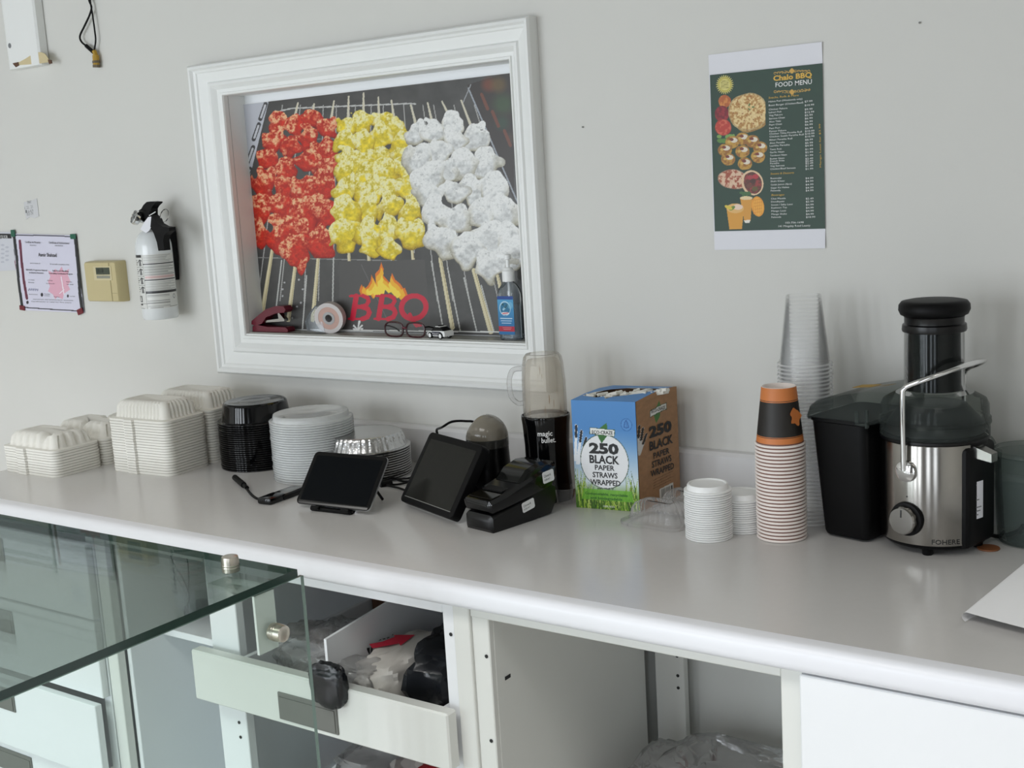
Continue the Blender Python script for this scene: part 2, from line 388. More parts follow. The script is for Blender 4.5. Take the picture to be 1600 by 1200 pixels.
b = MB(); b.lathe([(0, 0), (.007, 0)], 14, M=Matrix.Rotation(PI/2, 3, 'X').to_4x4(), c=(-3.104, -.028, 1.962)); b.build('screw_hole', INKG, o)

# ================================================================== THE COUNTER
FY = -.63                                                    # face frame of the cabinets
wt = thing('worktop', 'long pale grey laminate worktop with rounded white front edge along the wall', 'worktop', (0, 0, .86))
WL = -2.70
b = MB(); b.box(WL, 1.3, -.632, -.001, 0, .04); b.build('slab', TOP, wt, smooth=False)
b = MB(); pr = [(.0, 0), (.018, 0)]+[(.018+.014*math.sin(t), .014-.014*math.cos(t)) for t in np.linspace(.2, PI/2, 5)]+[(.018+.014*math.cos(t), .026+.014*math.sin(t)) for t in np.linspace(.1, PI/2, 6)]+[(.0, .04)]
b.prism(pr, WL-1.3, (WL, -.632, 0), (0, -1, 0), (0, 0, 1), (-1, 0, 0)); b.build('front_edge', NOSE, wt, sharp=.5)
b = MB(); b.prism([(0, .04), (.019, .04), (.019, .118), (.014, .125), (0, .126)], -3.78, (-2.48, -.001, 0), (0, -1, 0), (0, 0, 1), (-1, 0, 0)); b.build('backsplash', mat('backsplash_laminate', (216, 215, 215), .25, var=.02), wt, sharp=.3)

def holes(parent, pts, y, r=.0032):
    for x, z in pts:
        b = MB(); b.lathe([(0, .0), (r, .0), (r, .0009), (0, .0009)], 10, M=Matrix.Rotation(PI/2, 4, 'X'), c=(x, y, z)); b.build('screw_hole', INK, parent)
def panel(name, parent, x0, x1, y0, y1, z0, z1, m=WHITE, bev=.0015):
    b = MB(); b.box(x0, x1, y0, y1, z0, z1, b=bev, seg=1); return b.build(name, m, parent)
def pull(parent, x0, x1, y, z0, z1):
    b = MB(); b.box(x0, x1, y-.003, y+.001, z0, z1, b=.001, seg=1); b.box(x0+.005, x1-.005, y-.0045, y-.003, z0+.004, z1-.008); return b.build('flush_pull', GREY, parent)
# drawer bank at the left, seen through the glass
kb = thing('drawer_cabinet', 'closed white drawer cabinet with grey flush pulls behind the glass case', 'cabinet', (-2.5, FY, 0))
panel('side_panel', kb, .34, .365, 0, .6, .05, .858); panel('side_panel', kb, -.195, -.18, 0, .6, .05, .858); panel('back_panel', kb, -.18, .34, .58, .598, .05, .858)
panel('stile', kb, .372, .405, -.002, .018, .02, .858, CREAM)
for k, (z1, z0, out) in enumerate(((.838, .676, 0), (.67, .503, 0), (.495, .33, .022), (.325, .16, 0))):
    d = panel('drawer_front', kb, -.192, .362, -.018-out, -out-.001, z0, z1)
    pull(d, -.075, .07, -.018-out, z1-.075, z1-.022)
# open bay
ob = thing('open_cabinet', 'narrow open white cabinet bay seen through the tilted green glass', 'cabinet', (-1.95, FY, 0))
panel('side_panel', ob, -.142, -.130, .02, .6, .05, .858); panel('back_panel', ob, -.130, .135, .54, .55, .05, .858); panel('side_panel', ob, .136, .148, .02, .6, .05, .858)
panel('shelf', ob, -.130, .135, .10, .54, .615, .63); panel('floor_panel', ob, -.130, .135, .02, .54, .05, .066)
panel('top_rail', ob, -.142, .148, 0, .018, .842, .859, CREAM)
# drawer bay
db = thing('open_drawer_cabinet', 'white cabinet with two deep open drawers full of bags, under the tablets', 'cabinet', (-1.5, FY, 0))
lp = panel('post', db, -.298, -.222, 0, .02, .02, .858); holes(lp, [(-.232, .0), (-.236, 0)][:0], 0)
rp = panel('post', db, .277, .306, 0, .03, .02, .858)
holes(rp, [(.2925, .80), (.292, .50), (.29, .44)], -.0005); holes(lp, [(-.28, .565), (-.243, .53), (-.243, .50)], -.0005)
panel('top_rail', db, -.222, .277, .0, .016, .834, .858); panel('back_panel', db, -.30, .30, .60, .61, .05, .858)
panel('side_panel', db, .306, .314, .03, .6, .02, .858); panel('side_panel', db, -.30, -.294, .02, .6, .02, .858)
def drawer(zt, zb, depth):
    d = panel('drawer_front', db, -.316, .303, -.038, -.012, zb, zt, CREAM, .003)
    panel('drawer_side', d, .262, .272, -.012, depth, zb+.005, zt-.01); panel('drawer_side', d, -.216, -.206, -.012, depth, zb+.005, zt-.01)
    panel('drawer_base', d, -.206, .262, -.012, depth, zb+.004, zb+.012); panel('drawer_back', d, -.206, .262, depth-.01, depth, zb+.012, zt-.01)
    return d
d1 = drawer(.678, .578, .56)
pull(d1, -.086, .058, -.038, .588, .640)
d2 = drawer(.37, .27, .56)
# leaning dividers inside the drawers
def board(name, label, x, pts, th, mtl):
    b = MB(); b.prism([(y, z) for y, z in pts], th, (x, 0, 0), (0, 1, 0), (0, 0, 1), (1, 0, 0)); return tag(b.build(name, mtl), label, 'board')
board('divider_board', 'white upright board dividing the upper open drawer between bags', -1.50, [(-.628, .592), (-.08, .592), (-.08, .80), (-.44, .755), (-.628, .74)], .006, WHITE)
board('divider_board', 'white upright board dividing the lower open drawer at the bottom edge', -1.585, [(-.628, .284), (-.08, .284), (-.08, .53), (-.45, .46), (-.628, .425)], .006, WHITE)

# middle bay without doors
mb_ = thing('doorless_cabinet', 'cream metal cabinet without doors, empty but for bags at its foot', 'cabinet', (-.9, FY, 0))
panel('stile', mb_, -.297, -.264, -.006, .02, .02, .86, CREAM); st = panel('stile', mb_, -.264, -.230, .0, .012, .02, .848, CREAM); holes(st, [(-.2375, .775), (-.239, .63), (-.239, .575)], -.0005)
panel('stile', mb_, .264, .296, -.004, .05, .02, .86, CREAM)
panel('top_rail', mb_, -.264, .264, -.002, .014, .838, .859, CREAM)
sp = panel('side_panel', mb_, -.236, -.230, .012, .495, .02, .858, CREAM)
bp = panel('back_post', mb_, -.218, -.155, .512, .53, .02, .858, CREAM); holes(bp, [(-.168, .60), (-.168, .56), (-.168, .535), (-.165, .40)], .5115)
panel('back_panel', mb_, -.30, .296, .56, .57, .02, .858, CREAM); panel('side_panel', mb_, .296, .302, .03, .56, .02, .858, CREAM); panel('base_panel', mb_, -.23, .295, .02, .56, .352, .366, CREAM)
b = MB(); b.box(-.2302, -.2292, .035, .05, .722, .728); b.build('slot', INK, mb_)
# right cabinet with the plain door
rc = thing('door_cabinet', 'white cabinet with one plain wide door at the lower right', 'cabinet', (-.3, FY, 0))
panel('door', rc, -.302, .62, -.022, -.004, .06, .856, WHITE, .002); panel('body', rc, -.30, 1.2, .0, .6, .05, .857); panel('door', rc, .625, 1.2, -.022, -.004, .06, .856, WHITE, .002)

# ================================================================== GLASS DISPLAY CASE
gc = thing('glass_display_case', 'frameless glass display case with green edges and metal stand-off fittings', 'display case', (-1.335, -.835, 0))
def pane(name, x0, x1, y0, y1, z0, z1, ax, g, e):
    bm = MB(); bm.box(x0, x1, y0, y1, z0, z1); o = bm.build(name, [g, e], gc, smooth=False)
    for p in o.data.polygons: p.material_index = 0 if abs(p.normal[ax]) > .5 else 1
    return o
pane('top_pane', -1.7, 0, -1.0, 0, .943, .955, 2, GLASS, GEDGE)
pane('end_pane', -.007, 0, -1.0, .012, .25, .9415, 0, GLASSV, GEDGE2)
def standoff(loc, axis):
    M = Matrix.Identity(4) if axis == 'z' else Matrix.Rotation(PI/2, 4, 'Y')
    b = MB(); b.lathe([(0, 0), (.0135, 0), (.0135, .018), (.0125, .0235), (.010, .0245), (0, .0245)], 32, M=M, c=loc)
    for z in (.006, .010): b.lathe([(.0137, z), (.0140, z+.001), (.0137, z+.002)], 32, M=M, c=loc)
    return b.build('standoff', NICKEL, gc, sharp=.4)
standoff((-.089, -.053, .956), 'z'); standoff((.0, -.061, .876), 'x')
b = MB(); b.box(-.012, -.0075, -.085, -.045, .845, .9415); b.box(-.11, -.0075, -.085, -.045, .937, .9425); b.build('angle_bracket', TRIM, gc)
b = MB(); b.lathe([(0, 0), (.016, 0), (.016, .003), (0, .003)], 24, M=Matrix.Rotation(-PI/2, 4, 'Y'), c=(-.0125, -.061, .876)); b.build('washer', GEDGE2, gc)
# thin cable hanging in the open bay
b = MB(); b.tube([(-1.955, -.55, .857), (-1.985, -.552, .83), (-1.99, -.552, .80), (-1.965, -.553, .77), (-1.945, -.555, .74), (-1.945, -.556, .72), (-1.955, -.557, .70)], .0014, 6, smooth=6)
b.tube([(-1.955, -.55, .857), (-1.943, -.55, .80), (-1.944, -.552, .76), (-1.946, -.555, .735)], .0014, 6, smooth=6)
b.tube([(-1.953, -.557, .705), (-1.956, -.557, .69), (-1.948, -.558, .672)], .005, 8)
tag(b.build('thin_cable', BLKM), 'thin dark looped cable hanging in the open bay behind the glass', 'cable')

# ================================================================== BAGS IN THE CABINETS
def bag(name, label, c, r, mtl, seed, f=.22, sq=.6):
    o0 = seed*13.7
    def ff(d):
        e = Vector((math.copysign(abs(d.x)**sq, d.x), math.copysign(abs(d.y)**sq, d.y), math.copysign(abs(d.z)**sq, d.z)))
        n = fbm(np.array([d.x*2.6+o0+40]), np.array([d.y*2.6+d.z*2.2+o0+40]))[0]-.5
        n2 = abs(fbm(np.array([d.x*6+o0+80]), np.array([d.y*6-d.z*5+o0+80]))[0]-.5)
        return e*(1+f*n*2-.35*f*n2*2)
    b = MB(); b.ball(c, r, 40, 26, f=ff); o = b.build(name, mtl); return tag(o, label, 'bag')
bag('clear_bag', 'crumpled clear plastic bag at the left of the upper open drawer', (-1.60, -.50, .645), (.085, .11, .060), BAGC, 1, .3)
bag('white_bag', 'pale paper bag lying beside the divider in the upper open drawer', (-1.425, -.50, .645), (.058, .11, .055), BAGW, 2, .2)
bag('clear_bag', 'clear film bag lying over the front of the upper open drawer', (-1.475, -.585, .668), (.07, .04, .025), BAGC, 6, .35)
bag('black_bag', 'shiny black bag filling the right end of the upper open drawer', (-1.29, -.40, .665), (.068, .20, .085), BAGB, 3, .25)
bag('black_pouch', 'black pouch hanging over the grey pull of the open drawer', (-1.452, -.674, .680), (.040, .016, .040), BAGB, 4, .15)
bag('grey_bag', 'grey translucent bag stuffed in the lower open drawer', (-1.50, -.43, .415), (.085, .17, .085), BAGC, 5, .3)
bag('paper_parcel', 'brown grey paper parcel under the film of the lower drawer', (-1.44, -.40, .375), (.08, .14, .08), BAGW, 15, .25)
bag('red_bag', 'glossy red bag at the right end of the lower open drawer', (-1.335, -.45, .42), (.065, .13, .085), BAGR, 7, .25)
bag('clear_bag', 'big clear bag at the foot of the doorless cabinet', (-.90, -.30, .428), (.165, .17, .072), BAGC, 8, .25)
bag('red_packet', 'red packet inside the clear bag at the foot of the doorless cabinet', (-.885, -.37, .452), (.045, .045, .055), BAGR, 9, .2)
bag('red_packet', 'small red packet right of its twin behind the right cabinet stile', (-.785, -.36, .458), (.04, .045, .055), BAGR, 10, .2)
bag('pink_bag', 'pale pink film bag on the shelf of the narrow open bay', (-1.93, -.33, .66), (.10, .12, .04), clear('pink_film', (.8, .74, .74), .3, (200, 170, 168), bump=1), 11, .3)
# red arrow mark on the pale bag, brown carton behind
bb = [o for o in COL.objects if o.name == 'white_bag'][0]
def bagtop(x, y): return max((v.co.z for v in bb.data.vertices if math.hypot(v.co.x-x, v.co.y-y) < .022), default=.69)+.0012
ax_ = [(-1.462, -.545), (-1.412, -.470)]
def onbag(a, c):                                          # a along the bag, c across, following its surface
    x = ax_[0][0]+a*.555-c*.83; y = ax_[0][1]+a*.83+c*.555; return (x, y, bagtop(x, y))
b = MB(); arr = [(0, .0), (.025, 0), (.050, 0), (.050, -.010), (.085, .012), (.050, .034), (.050, .024), (.025, .024), (0, .024)]
b.add([onbag(*p) for p in arr], [(0, 1, 7, 8), (1, 2, 6, 7), (3, 4, 5)]); b.build('red_arrow_mark', INKR, bb)
b = MB()
for k in range(8):
    b.add([onbag(k*.008-.01, .036), onbag(k*.008-.005, .036), onbag(k*.008-.005, .043), onbag(k*.008-.01, .043)], [(0, 1, 2, 3)])
b.build('small_print', INK, bb)
b = MB(); b.box(-1.70, -1.515, -.28, -.12, .595, .775, b=.002); tag(b.build('brown_carton', BROWNB), 'dark brown carton at the back of the upper open drawer', 'carton')

# ================================================================== THE GRILL POSTER IN THE OPENING
PY = .050
ph = thing('barbecue_poster', 'large glossy poster of red, yellow and white skewers on a grill in the cased opening', 'poster', (-2.30, PY, 1.187))
def paint_poster(u, v, P):
    X, Y = proj(P+np.array([-2.30, PY, 1.187])); k = Ink(X, Y, (74, 73, 72))
    n = fbm(X*.05, Y*.05); k.c *= (.86+.28*n)[:, None]
    Z = lambda x, y: (280+x*.375, 20+y*.375)
    k.poly([Z(x, y) for x, y in ((248, 370), (375, 360), (290, 700), (300, 800), (270, 560))], (186, 188, 196))
    for x, y in ((350, 410), (322, 495), (298, 590), (285, 680)): k.line(Z(x-12, y+32), Z(x+10, y-30), 6.5, (70, 70, 72)); k.line(Z(x-9, y+26), Z(x+8, y-24), 3.2, (196, 197, 202))
    k.poly([Z(x, y) for x, y in ((1200, 300), (1395, 240), (1395, 780), (1300, 560))], (58, 52, 50))
    for x, y, r, c in ((1290, 300, 40, (120, 62, 44)), (1350, 380, 60, (60, 84, 56)), (1345, 460, 40, (52, 74, 60)), (1330, 300, 45, (104, 84, 50)), (1385, 520, 30, (78, 66, 58))):
        cx, cy = Z(x, y); i, d, _, _ = k.ell(cx, cy, r*.375, r*.375, c, a=.0); k.put(i, c, np.clip(1.2*(1-d), 0, .8))
    for x in (1245, 1290, 1340): k.line(Z(x+15, 340+(x-1245)*1.6), Z(x+40, 400+(x-1245)*1.6), 5, (110, 66, 52))
    k.line(Z(1205, 315), Z(1410, 790), 2.2, (158, 164, 172)); k.line(Z(1215, 300), Z(1180, 380), 1.6, (150, 152, 156))
    # wire rack
    WIRE = (168, 167, 164)
    k.path([Z(405, 445), Z(425, 408), Z(470, 398), Z(960, 378), Z(985, 380)], 2.2, (190, 190, 188))
    for xt, xb, yb in ((430, 330, 1180), (505, 420, 1200), (555, 520, 1200), (600, 580, 1200), (655, 640, 1200), (735, 690, 1000), (800, 790, 1000), (850, 860, 1000), (935, 980, 1000), (970, 1075, 1200), (1015, 1140, 1200), (1060, 1210, 1200), (1145, 1330, 1200), (1230, 1420, 1000)):
        k.line(Z(xt, 385), Z(xb, yb), 1.5, WIRE)
    k.line(Z(330, 1020), Z(1010, 1035), 1.3, (140, 140, 138)); k.line(Z(350, 530), Z(960, 520), 1.2, (120, 120, 118))
    Q = lambda x, y: (380+x*.3, 380+y*.3)
    for a, c in (((200, 90), (170, 350)), ((330, 170), (308, 455)), ((470, 80), (466, 310)), ((980, 95), (1040, 440)), ((1065, 130), (1130, 455)), ((1150, 180), (1215, 455)), ((1240, 220), (1305, 458))): k.line(Q(*a), Q(*c), 2.0, (186, 186, 182))
    for x, y in ((215, 205), (290, 190), (205, 240), (310, 240), (280, 330), (300, 310), (255, 390), (205, 275)): k.ell(*Q(x, y), 1.5, 1.5, (176, 176, 178))
    WOOD = (214, 204, 168)
    for a, c, w in (((155, 10), (100, 360), 6.0), ((278, 60), (235, 400), 6.0), ((392, 60), (362, 400), 6.0), ((548, 30), (552, 90), 4.5), ((650, 20), (655, 92), 4.5), ((765, 0), (778, 88), 5), ((875, 0), (885, 85), 4.5), ((1025, 80), (1090, 440), 6.5), ((1200, 140), (1290, 460), 7.5), ((1322, 160), (1340, 235), 5.5)):
        k.line(Q(*a), Q(*c), w*.8, WOOD, w*1.05); k.line(Q(a[0]+4, a[1]), Q(c[0]+5, c[1]), 1.2, (176, 160, 118))
    for x0, y0, x1, y1 in ((495, 375, 480, 440), (562, 380, 556, 420), (645, 368, 632, 450), (706, 348, 704, 440), (768, 335, 768, 430), (830, 352, 832, 430), (884, 365, 895, 440), (965, 385, 985, 460), (1035, 375, 1055, 460), (1095, 370, 1130, 440), (1175, 365, 1215, 470), (400, 410, 395, 440)):
        k.line(Z(x0, y0), Z(x1, y1), 2.4, (206, 200, 180), 4.4)
    RED = [(415, 460, 38, 38), (485, 470, 35, 40), (545, 442, 46, 38), (618, 485, 40, 40), (400, 530, 44, 44), (540, 520, 44, 46), (465, 560, 42, 38), (612, 565, 46, 46), (375, 605, 50, 50), (535, 612, 52, 52), (450, 645, 48, 50), (614, 648, 44, 48), (355, 705, 44, 58), (432, 728, 42, 52), (518, 740, 46, 56), (602, 728, 46, 60), (335, 820, 42, 62), (428, 805, 54, 52), (512, 845, 50, 72), (604, 835, 44, 70), (328, 925, 40, 58), (425, 925, 54, 76), (490, 985, 48, 64), (585, 965, 60, 64), (515, 1055, 18, 34), (505, 905, 30, 40)]
    YEL_ = [(700, 470, 42, 42), (765, 465, 38, 44), (830, 448, 50, 34), (908, 480, 36, 50), (695, 538, 46, 46), (770, 545, 38, 52), (842, 515, 46, 56), (918, 558, 40, 56), (705, 592, 42, 34), (765, 622, 52, 42), (845, 598, 46, 46), (925, 605, 40, 38), (695, 660, 46, 56), (770, 692, 46, 60), (862, 662, 42, 46), (938, 652, 40, 46), (690, 745, 48, 60), (785, 745, 46, 60), (868, 722, 46, 48), (952, 732, 44, 56), (700, 825, 54, 60), (785, 818, 48, 60), (874, 800, 52, 56), (958, 832, 46, 56), (700, 920, 66, 62), (790, 920, 50, 66), (870, 900, 52, 66), (968, 920, 60, 60), (880, 985, 44, 46), (792, 965, 38, 50)]
    WHT = [(990, 500, 38, 50), (1065, 500, 48, 52), (1130, 470, 42, 48), (1235, 520, 50, 56), (1005, 602, 50, 70), (1092, 582, 50, 50), (1150, 530, 50, 52), (1278, 632, 60, 60), (1045, 692, 62, 58), (1110, 652, 52, 48), (1188, 632, 56, 66), (1040, 755, 58, 52), (1150, 752, 50, 60), (1215, 738, 52, 56), (1312, 742, 56, 62), (1065, 842, 60, 64), (1165, 860, 60, 58), (1258, 850, 58, 62), (1345, 840, 58, 70), (1090, 955, 64, 70), (1200, 982, 54, 70), (1290, 930, 60, 60), (1375, 955, 50, 70), (1312, 1045, 72, 60), (1390, 1010, 50, 60)]
    for n_, (L, base, hi, lo, edge) in enumerate(((RED, (190, 38, 22), (232, 186, 142), (150, 16, 14), (214, 96, 44)), (YEL_, (220, 196, 40), (236, 230, 178), (176, 140, 14), (230, 214, 90)), (WHT, (206, 207, 206), (232, 232, 230), (166, 158, 132), (218, 218, 216)))):
        for q, (cx, cy, rx, ry) in enumerate(sorted(L, key=lambda t: t[1])):
            sd = q+n_*37; px_, py_ = Z(cx, cy)
            i, d, uu, vv = k.ell(px_, py_, rx*.375*1.12, ry*.375*1.10, lo, rot=.35*math.sin(sd*2.3), wob=.42, seed=sd)
            nz = fbm(k.X[i]*.09+sd*3, k.Y[i]*.09+sd*5); n2 = fbm(k.X[i]*.22+sd, k.Y[i]*.22+sd*2); n3 = fbm(k.X[i]*.55+sd, k.Y[i]*.55)
            face = np.clip(.62-.95*vv-.25*uu+(nz-.5)*2.2, 0, 1)
            c = np.array(base)[None]*(.80+.4*n2[:, None])
            a1 = np.clip((face-.45)*2.2, 0, 1)*np.clip((n2*.6+n3*.4-(.40, .33, .2)[n_])*5, 0, 1); c = c*(1-a1[:, None])+np.array(hi)*(.9+.2*n3[:, None])*a1[:, None]
            a2 = np.clip((d-.62)*2.6, 0, 1)*np.clip(.45+.8*vv, 0, 1)*.95; c = c*(1-a2[:, None])+np.array(lo)*a2[:, None]
            a4 = np.clip((d-.86)*5, 0, 1)*np.clip(.2+vv, 0, 1)*.6; c = c*(1-a4[:, None])+np.array(lo)*.45*a4[:, None]
            a3 = np.clip((n3-.60)*6, 0, 1)*.5; c = c*(1-a3[:, None])+np.array(edge)*a3[:, None]
            k.put(i, c)
    # dark panel, flames and lettering
    k.poly([Q(500, 95), Q(945, 86), Q(975, 430), Q(500, 462)], (82, 80, 79)); k.line(Q(615, 112), Q(760, 420), 1.2, (104, 102, 102))
    fl = [(612, 268), (604, 245), (616, 214), (628, 238), (645, 228), (664, 196), (668, 165), (690, 208), (688, 158), (708, 138), (719, 100), (732, 136), (726, 165), (764, 206), (778, 222), (768, 186), (774, 155), (792, 190), (818, 212), (834, 236), (842, 232), (858, 272), (832, 300), (806, 272), (786, 246), (766, 256), (744, 224), (734, 262), (714, 272), (694, 264), (676, 290), (656, 258), (638, 276)]
    k.poly([Q(*p) for p in fl], (224, 118, 34))
    cx_, cy_ = 728, 232
    k.poly([Q(cx_+(x-cx_)*.9, cy_+(y-cy_)*.86+6) for x, y in fl], (240, 178, 42))
    k.poly([Q(cx_+(x-cx_)*.72, cy_+(y-cy_)*.60+14) for x, y in fl], (247, 216, 74))
    RD = (200, 32, 60)
    def letterB(x):
        sh = lambda a, c: Q(x+a-(c-340)*.06, c)
        k.path([sh(20, 276), sh(8, 392)], 8.2, RD); k.path([sh(-12, 275), sh(58, 273)], 3.6, RD); k.path([sh(-12, 394), sh(64, 395)], 3.6, RD)
        k.path([sh(56, 274), sh(80, 284), sh(86, 302), sh(76, 322), sh(50, 331), sh(22, 331)], 6.2, RD)
        k.path([sh(50, 331), sh(84, 342), sh(94, 362), sh(84, 385), sh(58, 395)], 7.2, RD)
    letterB(565); letterB(700)
    th = np.linspace(0, 2*PI, 30); k.path([Q(888+64*math.cos(t)-(58*math.sin(t))*.06, 334+60*math.sin(t)) for t in th], 8.0, RD)
    k.path([Q(868, 372), Q(884, 404), Q(902, 428), Q(926, 424)], 6.0, RD)
    for a, l, w in ((-1.35, 42, 6), (-.75, 30, 5), (-2.35, 28, 5), (-.2, 26, 4), (-2.95, 22, 4)):
        x, y = Q(596, 450); k.line((x, y), (x+math.cos(a)*l*.3, y+math.sin(a)*l*.3), 1.2, (222, 222, 220), w*.62)
    k.line((405, 514.5), (800, 519), 2.0, (218, 218, 214))
    return k.c
sheet('print', (0, -.0012, 0), (.85, 0, 0), (0, 0, .553), 620, 440, paint_poster, ph, PRINTG)
b = MB(); b.box(-.003, .850, -.0008, .003, -.001, .554); b.build('backing', WPL, ph)

# ================================================================== THINGS ON THE WALL
def wpoly(pts, y, o): return [(ony(a, c, y)[0]-o[0], ony(a, c, y)[2]-o[2]) for a, c in pts]
# food menu
mo = (-1.0185, -.0006, 1.3705)
mn = thing('food_menu', 'dark green food menu with gold heading printed on tall white paper', 'menu', mo)
b = MB(); n = 12
b.loft([[(x, -.0006-.004*max(0, abs(z/.3556-.5)-.42)*6*(.3+x/.2159), z) for z in np.linspace(0, .3556, n)] for x in np.linspace(0, .2159, 8)], closed=False); b.build('paper', PAPER, mn)
gO = ony(1117, 361.5, -.0022); gW = ony(1289.5, 357.5, -.0022)[0]-gO[0]; gH = ony(1112.5, 117, -.0022)[2]-gO[2]; gx, gz = gO[0]-mo[0], gO[2]-mo[2]
def paint_menu(u, v, P):
    X, Y = proj(P+np.array(mo)); x = (X-1080)*3.43; y = (Y-50)*3.43; k = Ink(x, y, (30, 60, 45))
    k.c *= (.95+.1*fbm(x*.02, y*.02))[:, None]
    for q in range(26):
        a = q*2*PI/26; k.line((180+30*math.cos(a), 282+34*math.sin(a)), (180+46*math.cos(a), 282+50*math.sin(a)), 9, (206, 196, 112), 3)
    k.ell(180, 282, 37, 40, (190, 178, 84)); k.ell(180, 282, 28, 30, (214, 204, 124))
    for q in range(-2, 3): k.line((160, 282+q*9), (200, 280+q*9), 3, (120, 110, 40))
    def food(cx, cy, rx, ry, a, b_, s, f=.07, rot=0):
        i, d, uu, vv = k.ell(cx, cy, rx, ry, a, rot, wob=.05, seed=s); n1 = fbm(k.X[i]*f+s, k.Y[i]*f+2*s); t = np.clip((n1-.46)*6, 0, 1)
        k.put(i, np.array(a)*(1-t[:, None])+np.array(b_)*t[:, None]); j = i[d > .93]; k.put(j, tuple(.7*q for q in a), .5)
    food(180, 372, 34, 34, (176, 92, 40), (206, 130, 62), 1); food(165, 440, 38, 44, (150, 34, 44), (116, 20, 34), 2); food(172, 512, 44, 44, (182, 54, 40), (206, 98, 74), 3)
    food(310, 445, 104, 92, (196, 160, 92), (158, 112, 56), 4); food(306, 428, 106, 100, (222, 196, 140), (176, 128, 66), 5, .09)
    for q in range(60):
        a = q*2.4; r = 9*math.sqrt(q)*1.25; k.ell(306+r*math.cos(a), 425+r*math.sin(a)*.95, 5, 3, (232, 208, 150) if q % 3 else (150, 92, 44), rot=a)
    for q in range(9): k.ell(318+14*math.cos(q*2.1), 402+14*math.sin(q*2.1), 8, 4, (92, 118, 62), rot=q)
    k.poly([(398, 320), (415, 320), (415, 540), (398, 540)], (30, 60, 45))
    for q in range(14): k.ell(150+(q*37) % 80, 560+(q*23) % 46, 13, 10, (88, 132, 58) if q % 2 else (120, 158, 80), rot=q)
    for q, (x0, y0) in enumerate(((275, 572), (220, 590), (328, 586), (180, 632), (370, 620), (275, 640), (358, 668), (198, 682), (288, 706))):
        food(x0, y0, 38, 34, (190, 146, 60), (150, 98, 40), 10+q); k.ell(x0+8, y0-10, 20, 13, (226, 220, 208), a=.9); k.ell(x0-4, y0-14, 11, 8, (120, 52, 40)); k.ell(x0-16, y0-2, 9, 7, (206, 172, 90))
    food(225, 790, 82, 52, (218, 186, 158), (158, 76, 52), 30, .08, .15); k.ell(328, 808, 58, 68, (224, 192, 156), rot=-.35); food(330, 808, 47, 58, (92, 50, 40), (150, 56, 52), 31, .06, -.35)
    for q, (x0, y0, c) in enumerate(((318, 780, (164, 60, 66)), (345, 775, (178, 52, 60)), (312, 825, (108, 62, 48)), (342, 840, (96, 84, 44)), (330, 800, (74, 44, 36)))): k.ell(x0, y0, 16, 13, c)
    for q in range(8): k.ell(270+q*6, 862+(q % 3)*5, 12, 7, (62, 104, 58), rot=q)
    k.poly([(262, 890), (328, 885), (318, 1012), (285, 1016)], (212, 150, 56)); k.poly([(282, 1010), (318, 1006), (312, 1022), (290, 1024)], (232, 226, 214)); k.ell(295, 890, 34, 10, (230, 206, 160))
    k.ell(357, 935, 34, 54, (226, 152, 44), rot=-.15); k.ell(357, 935, 27, 46, (236, 172, 62), rot=-.15)
    for q in range(-2, 3): k.line((338, 935+q*17), (378, 928+q*17), 2, (206, 124, 30)); k.line((357+q*10, 895), (355+q*10, 975), 2, (206, 124, 30))
    k.poly([(190, 950), (282, 946), (272, 1056), (205, 1058)], (214, 152, 52)); k.ell(236, 945, 46, 26, (222, 176, 104)); k.ell(250, 938, 26, 15, (232, 206, 186)); k.ell(220, 944, 18, 9, (104, 134, 48), rot=-.6); k.ell(200, 940, 22, 9, (214, 190, 66), rot=.4)
    G = (204, 160, 70)
    for yy, s in ((213, 1), (318, -1)):
        for q in range(-5, 6):
            cx = 540+q*18; cy = yy+s*(abs(q)*1.5-4)-q*1.1
            k.path([(cx+7*math.cos(t), cy+6*math.sin(t)) for t in np.linspace(q, q+4.6, 8)], 2.6, G)
        k.ell(540, yy-4*s, 11, 14, G); k.path([(452, yy+6), (470, yy+1), (500, yy+4*s), (540, yy), (580, yy-4*s), (612, yy-5), (632, yy-9)], 2.4, G)
    return k.c
sheet('print', (gx, -.0022, gz), (gW, 0, 0), (0, 0, gH), 300, 420, paint_menu, mn, PRINT)
mt = {k: MB() for k in 'wgo'}
def mf(x, y):                                          # menu frame -> paper
    return ony(1080+x/3.43, 50+y/3.43, -.0032)-np.array(mo)
def mtxt(mb, s, x, y, h, w=None, **k):
    A = mf(x, y); text(mb, s, lambda a, c: (A[0]+a, -.0026, A[2]+c), 0, 0, h*.00032, w and w*.000358, **k)
mtxt(mt['o'], 'Chalo BBQ', 440, 262, 27, 200, bold=.035); mtxt(mt['w'], 'FOOD MENU', 452, 296, 25, 188, bold=.008)
mtxt(mt['g'], 'Snacks, Rolls & More', 414, 358, 11, 158, shear=.2)
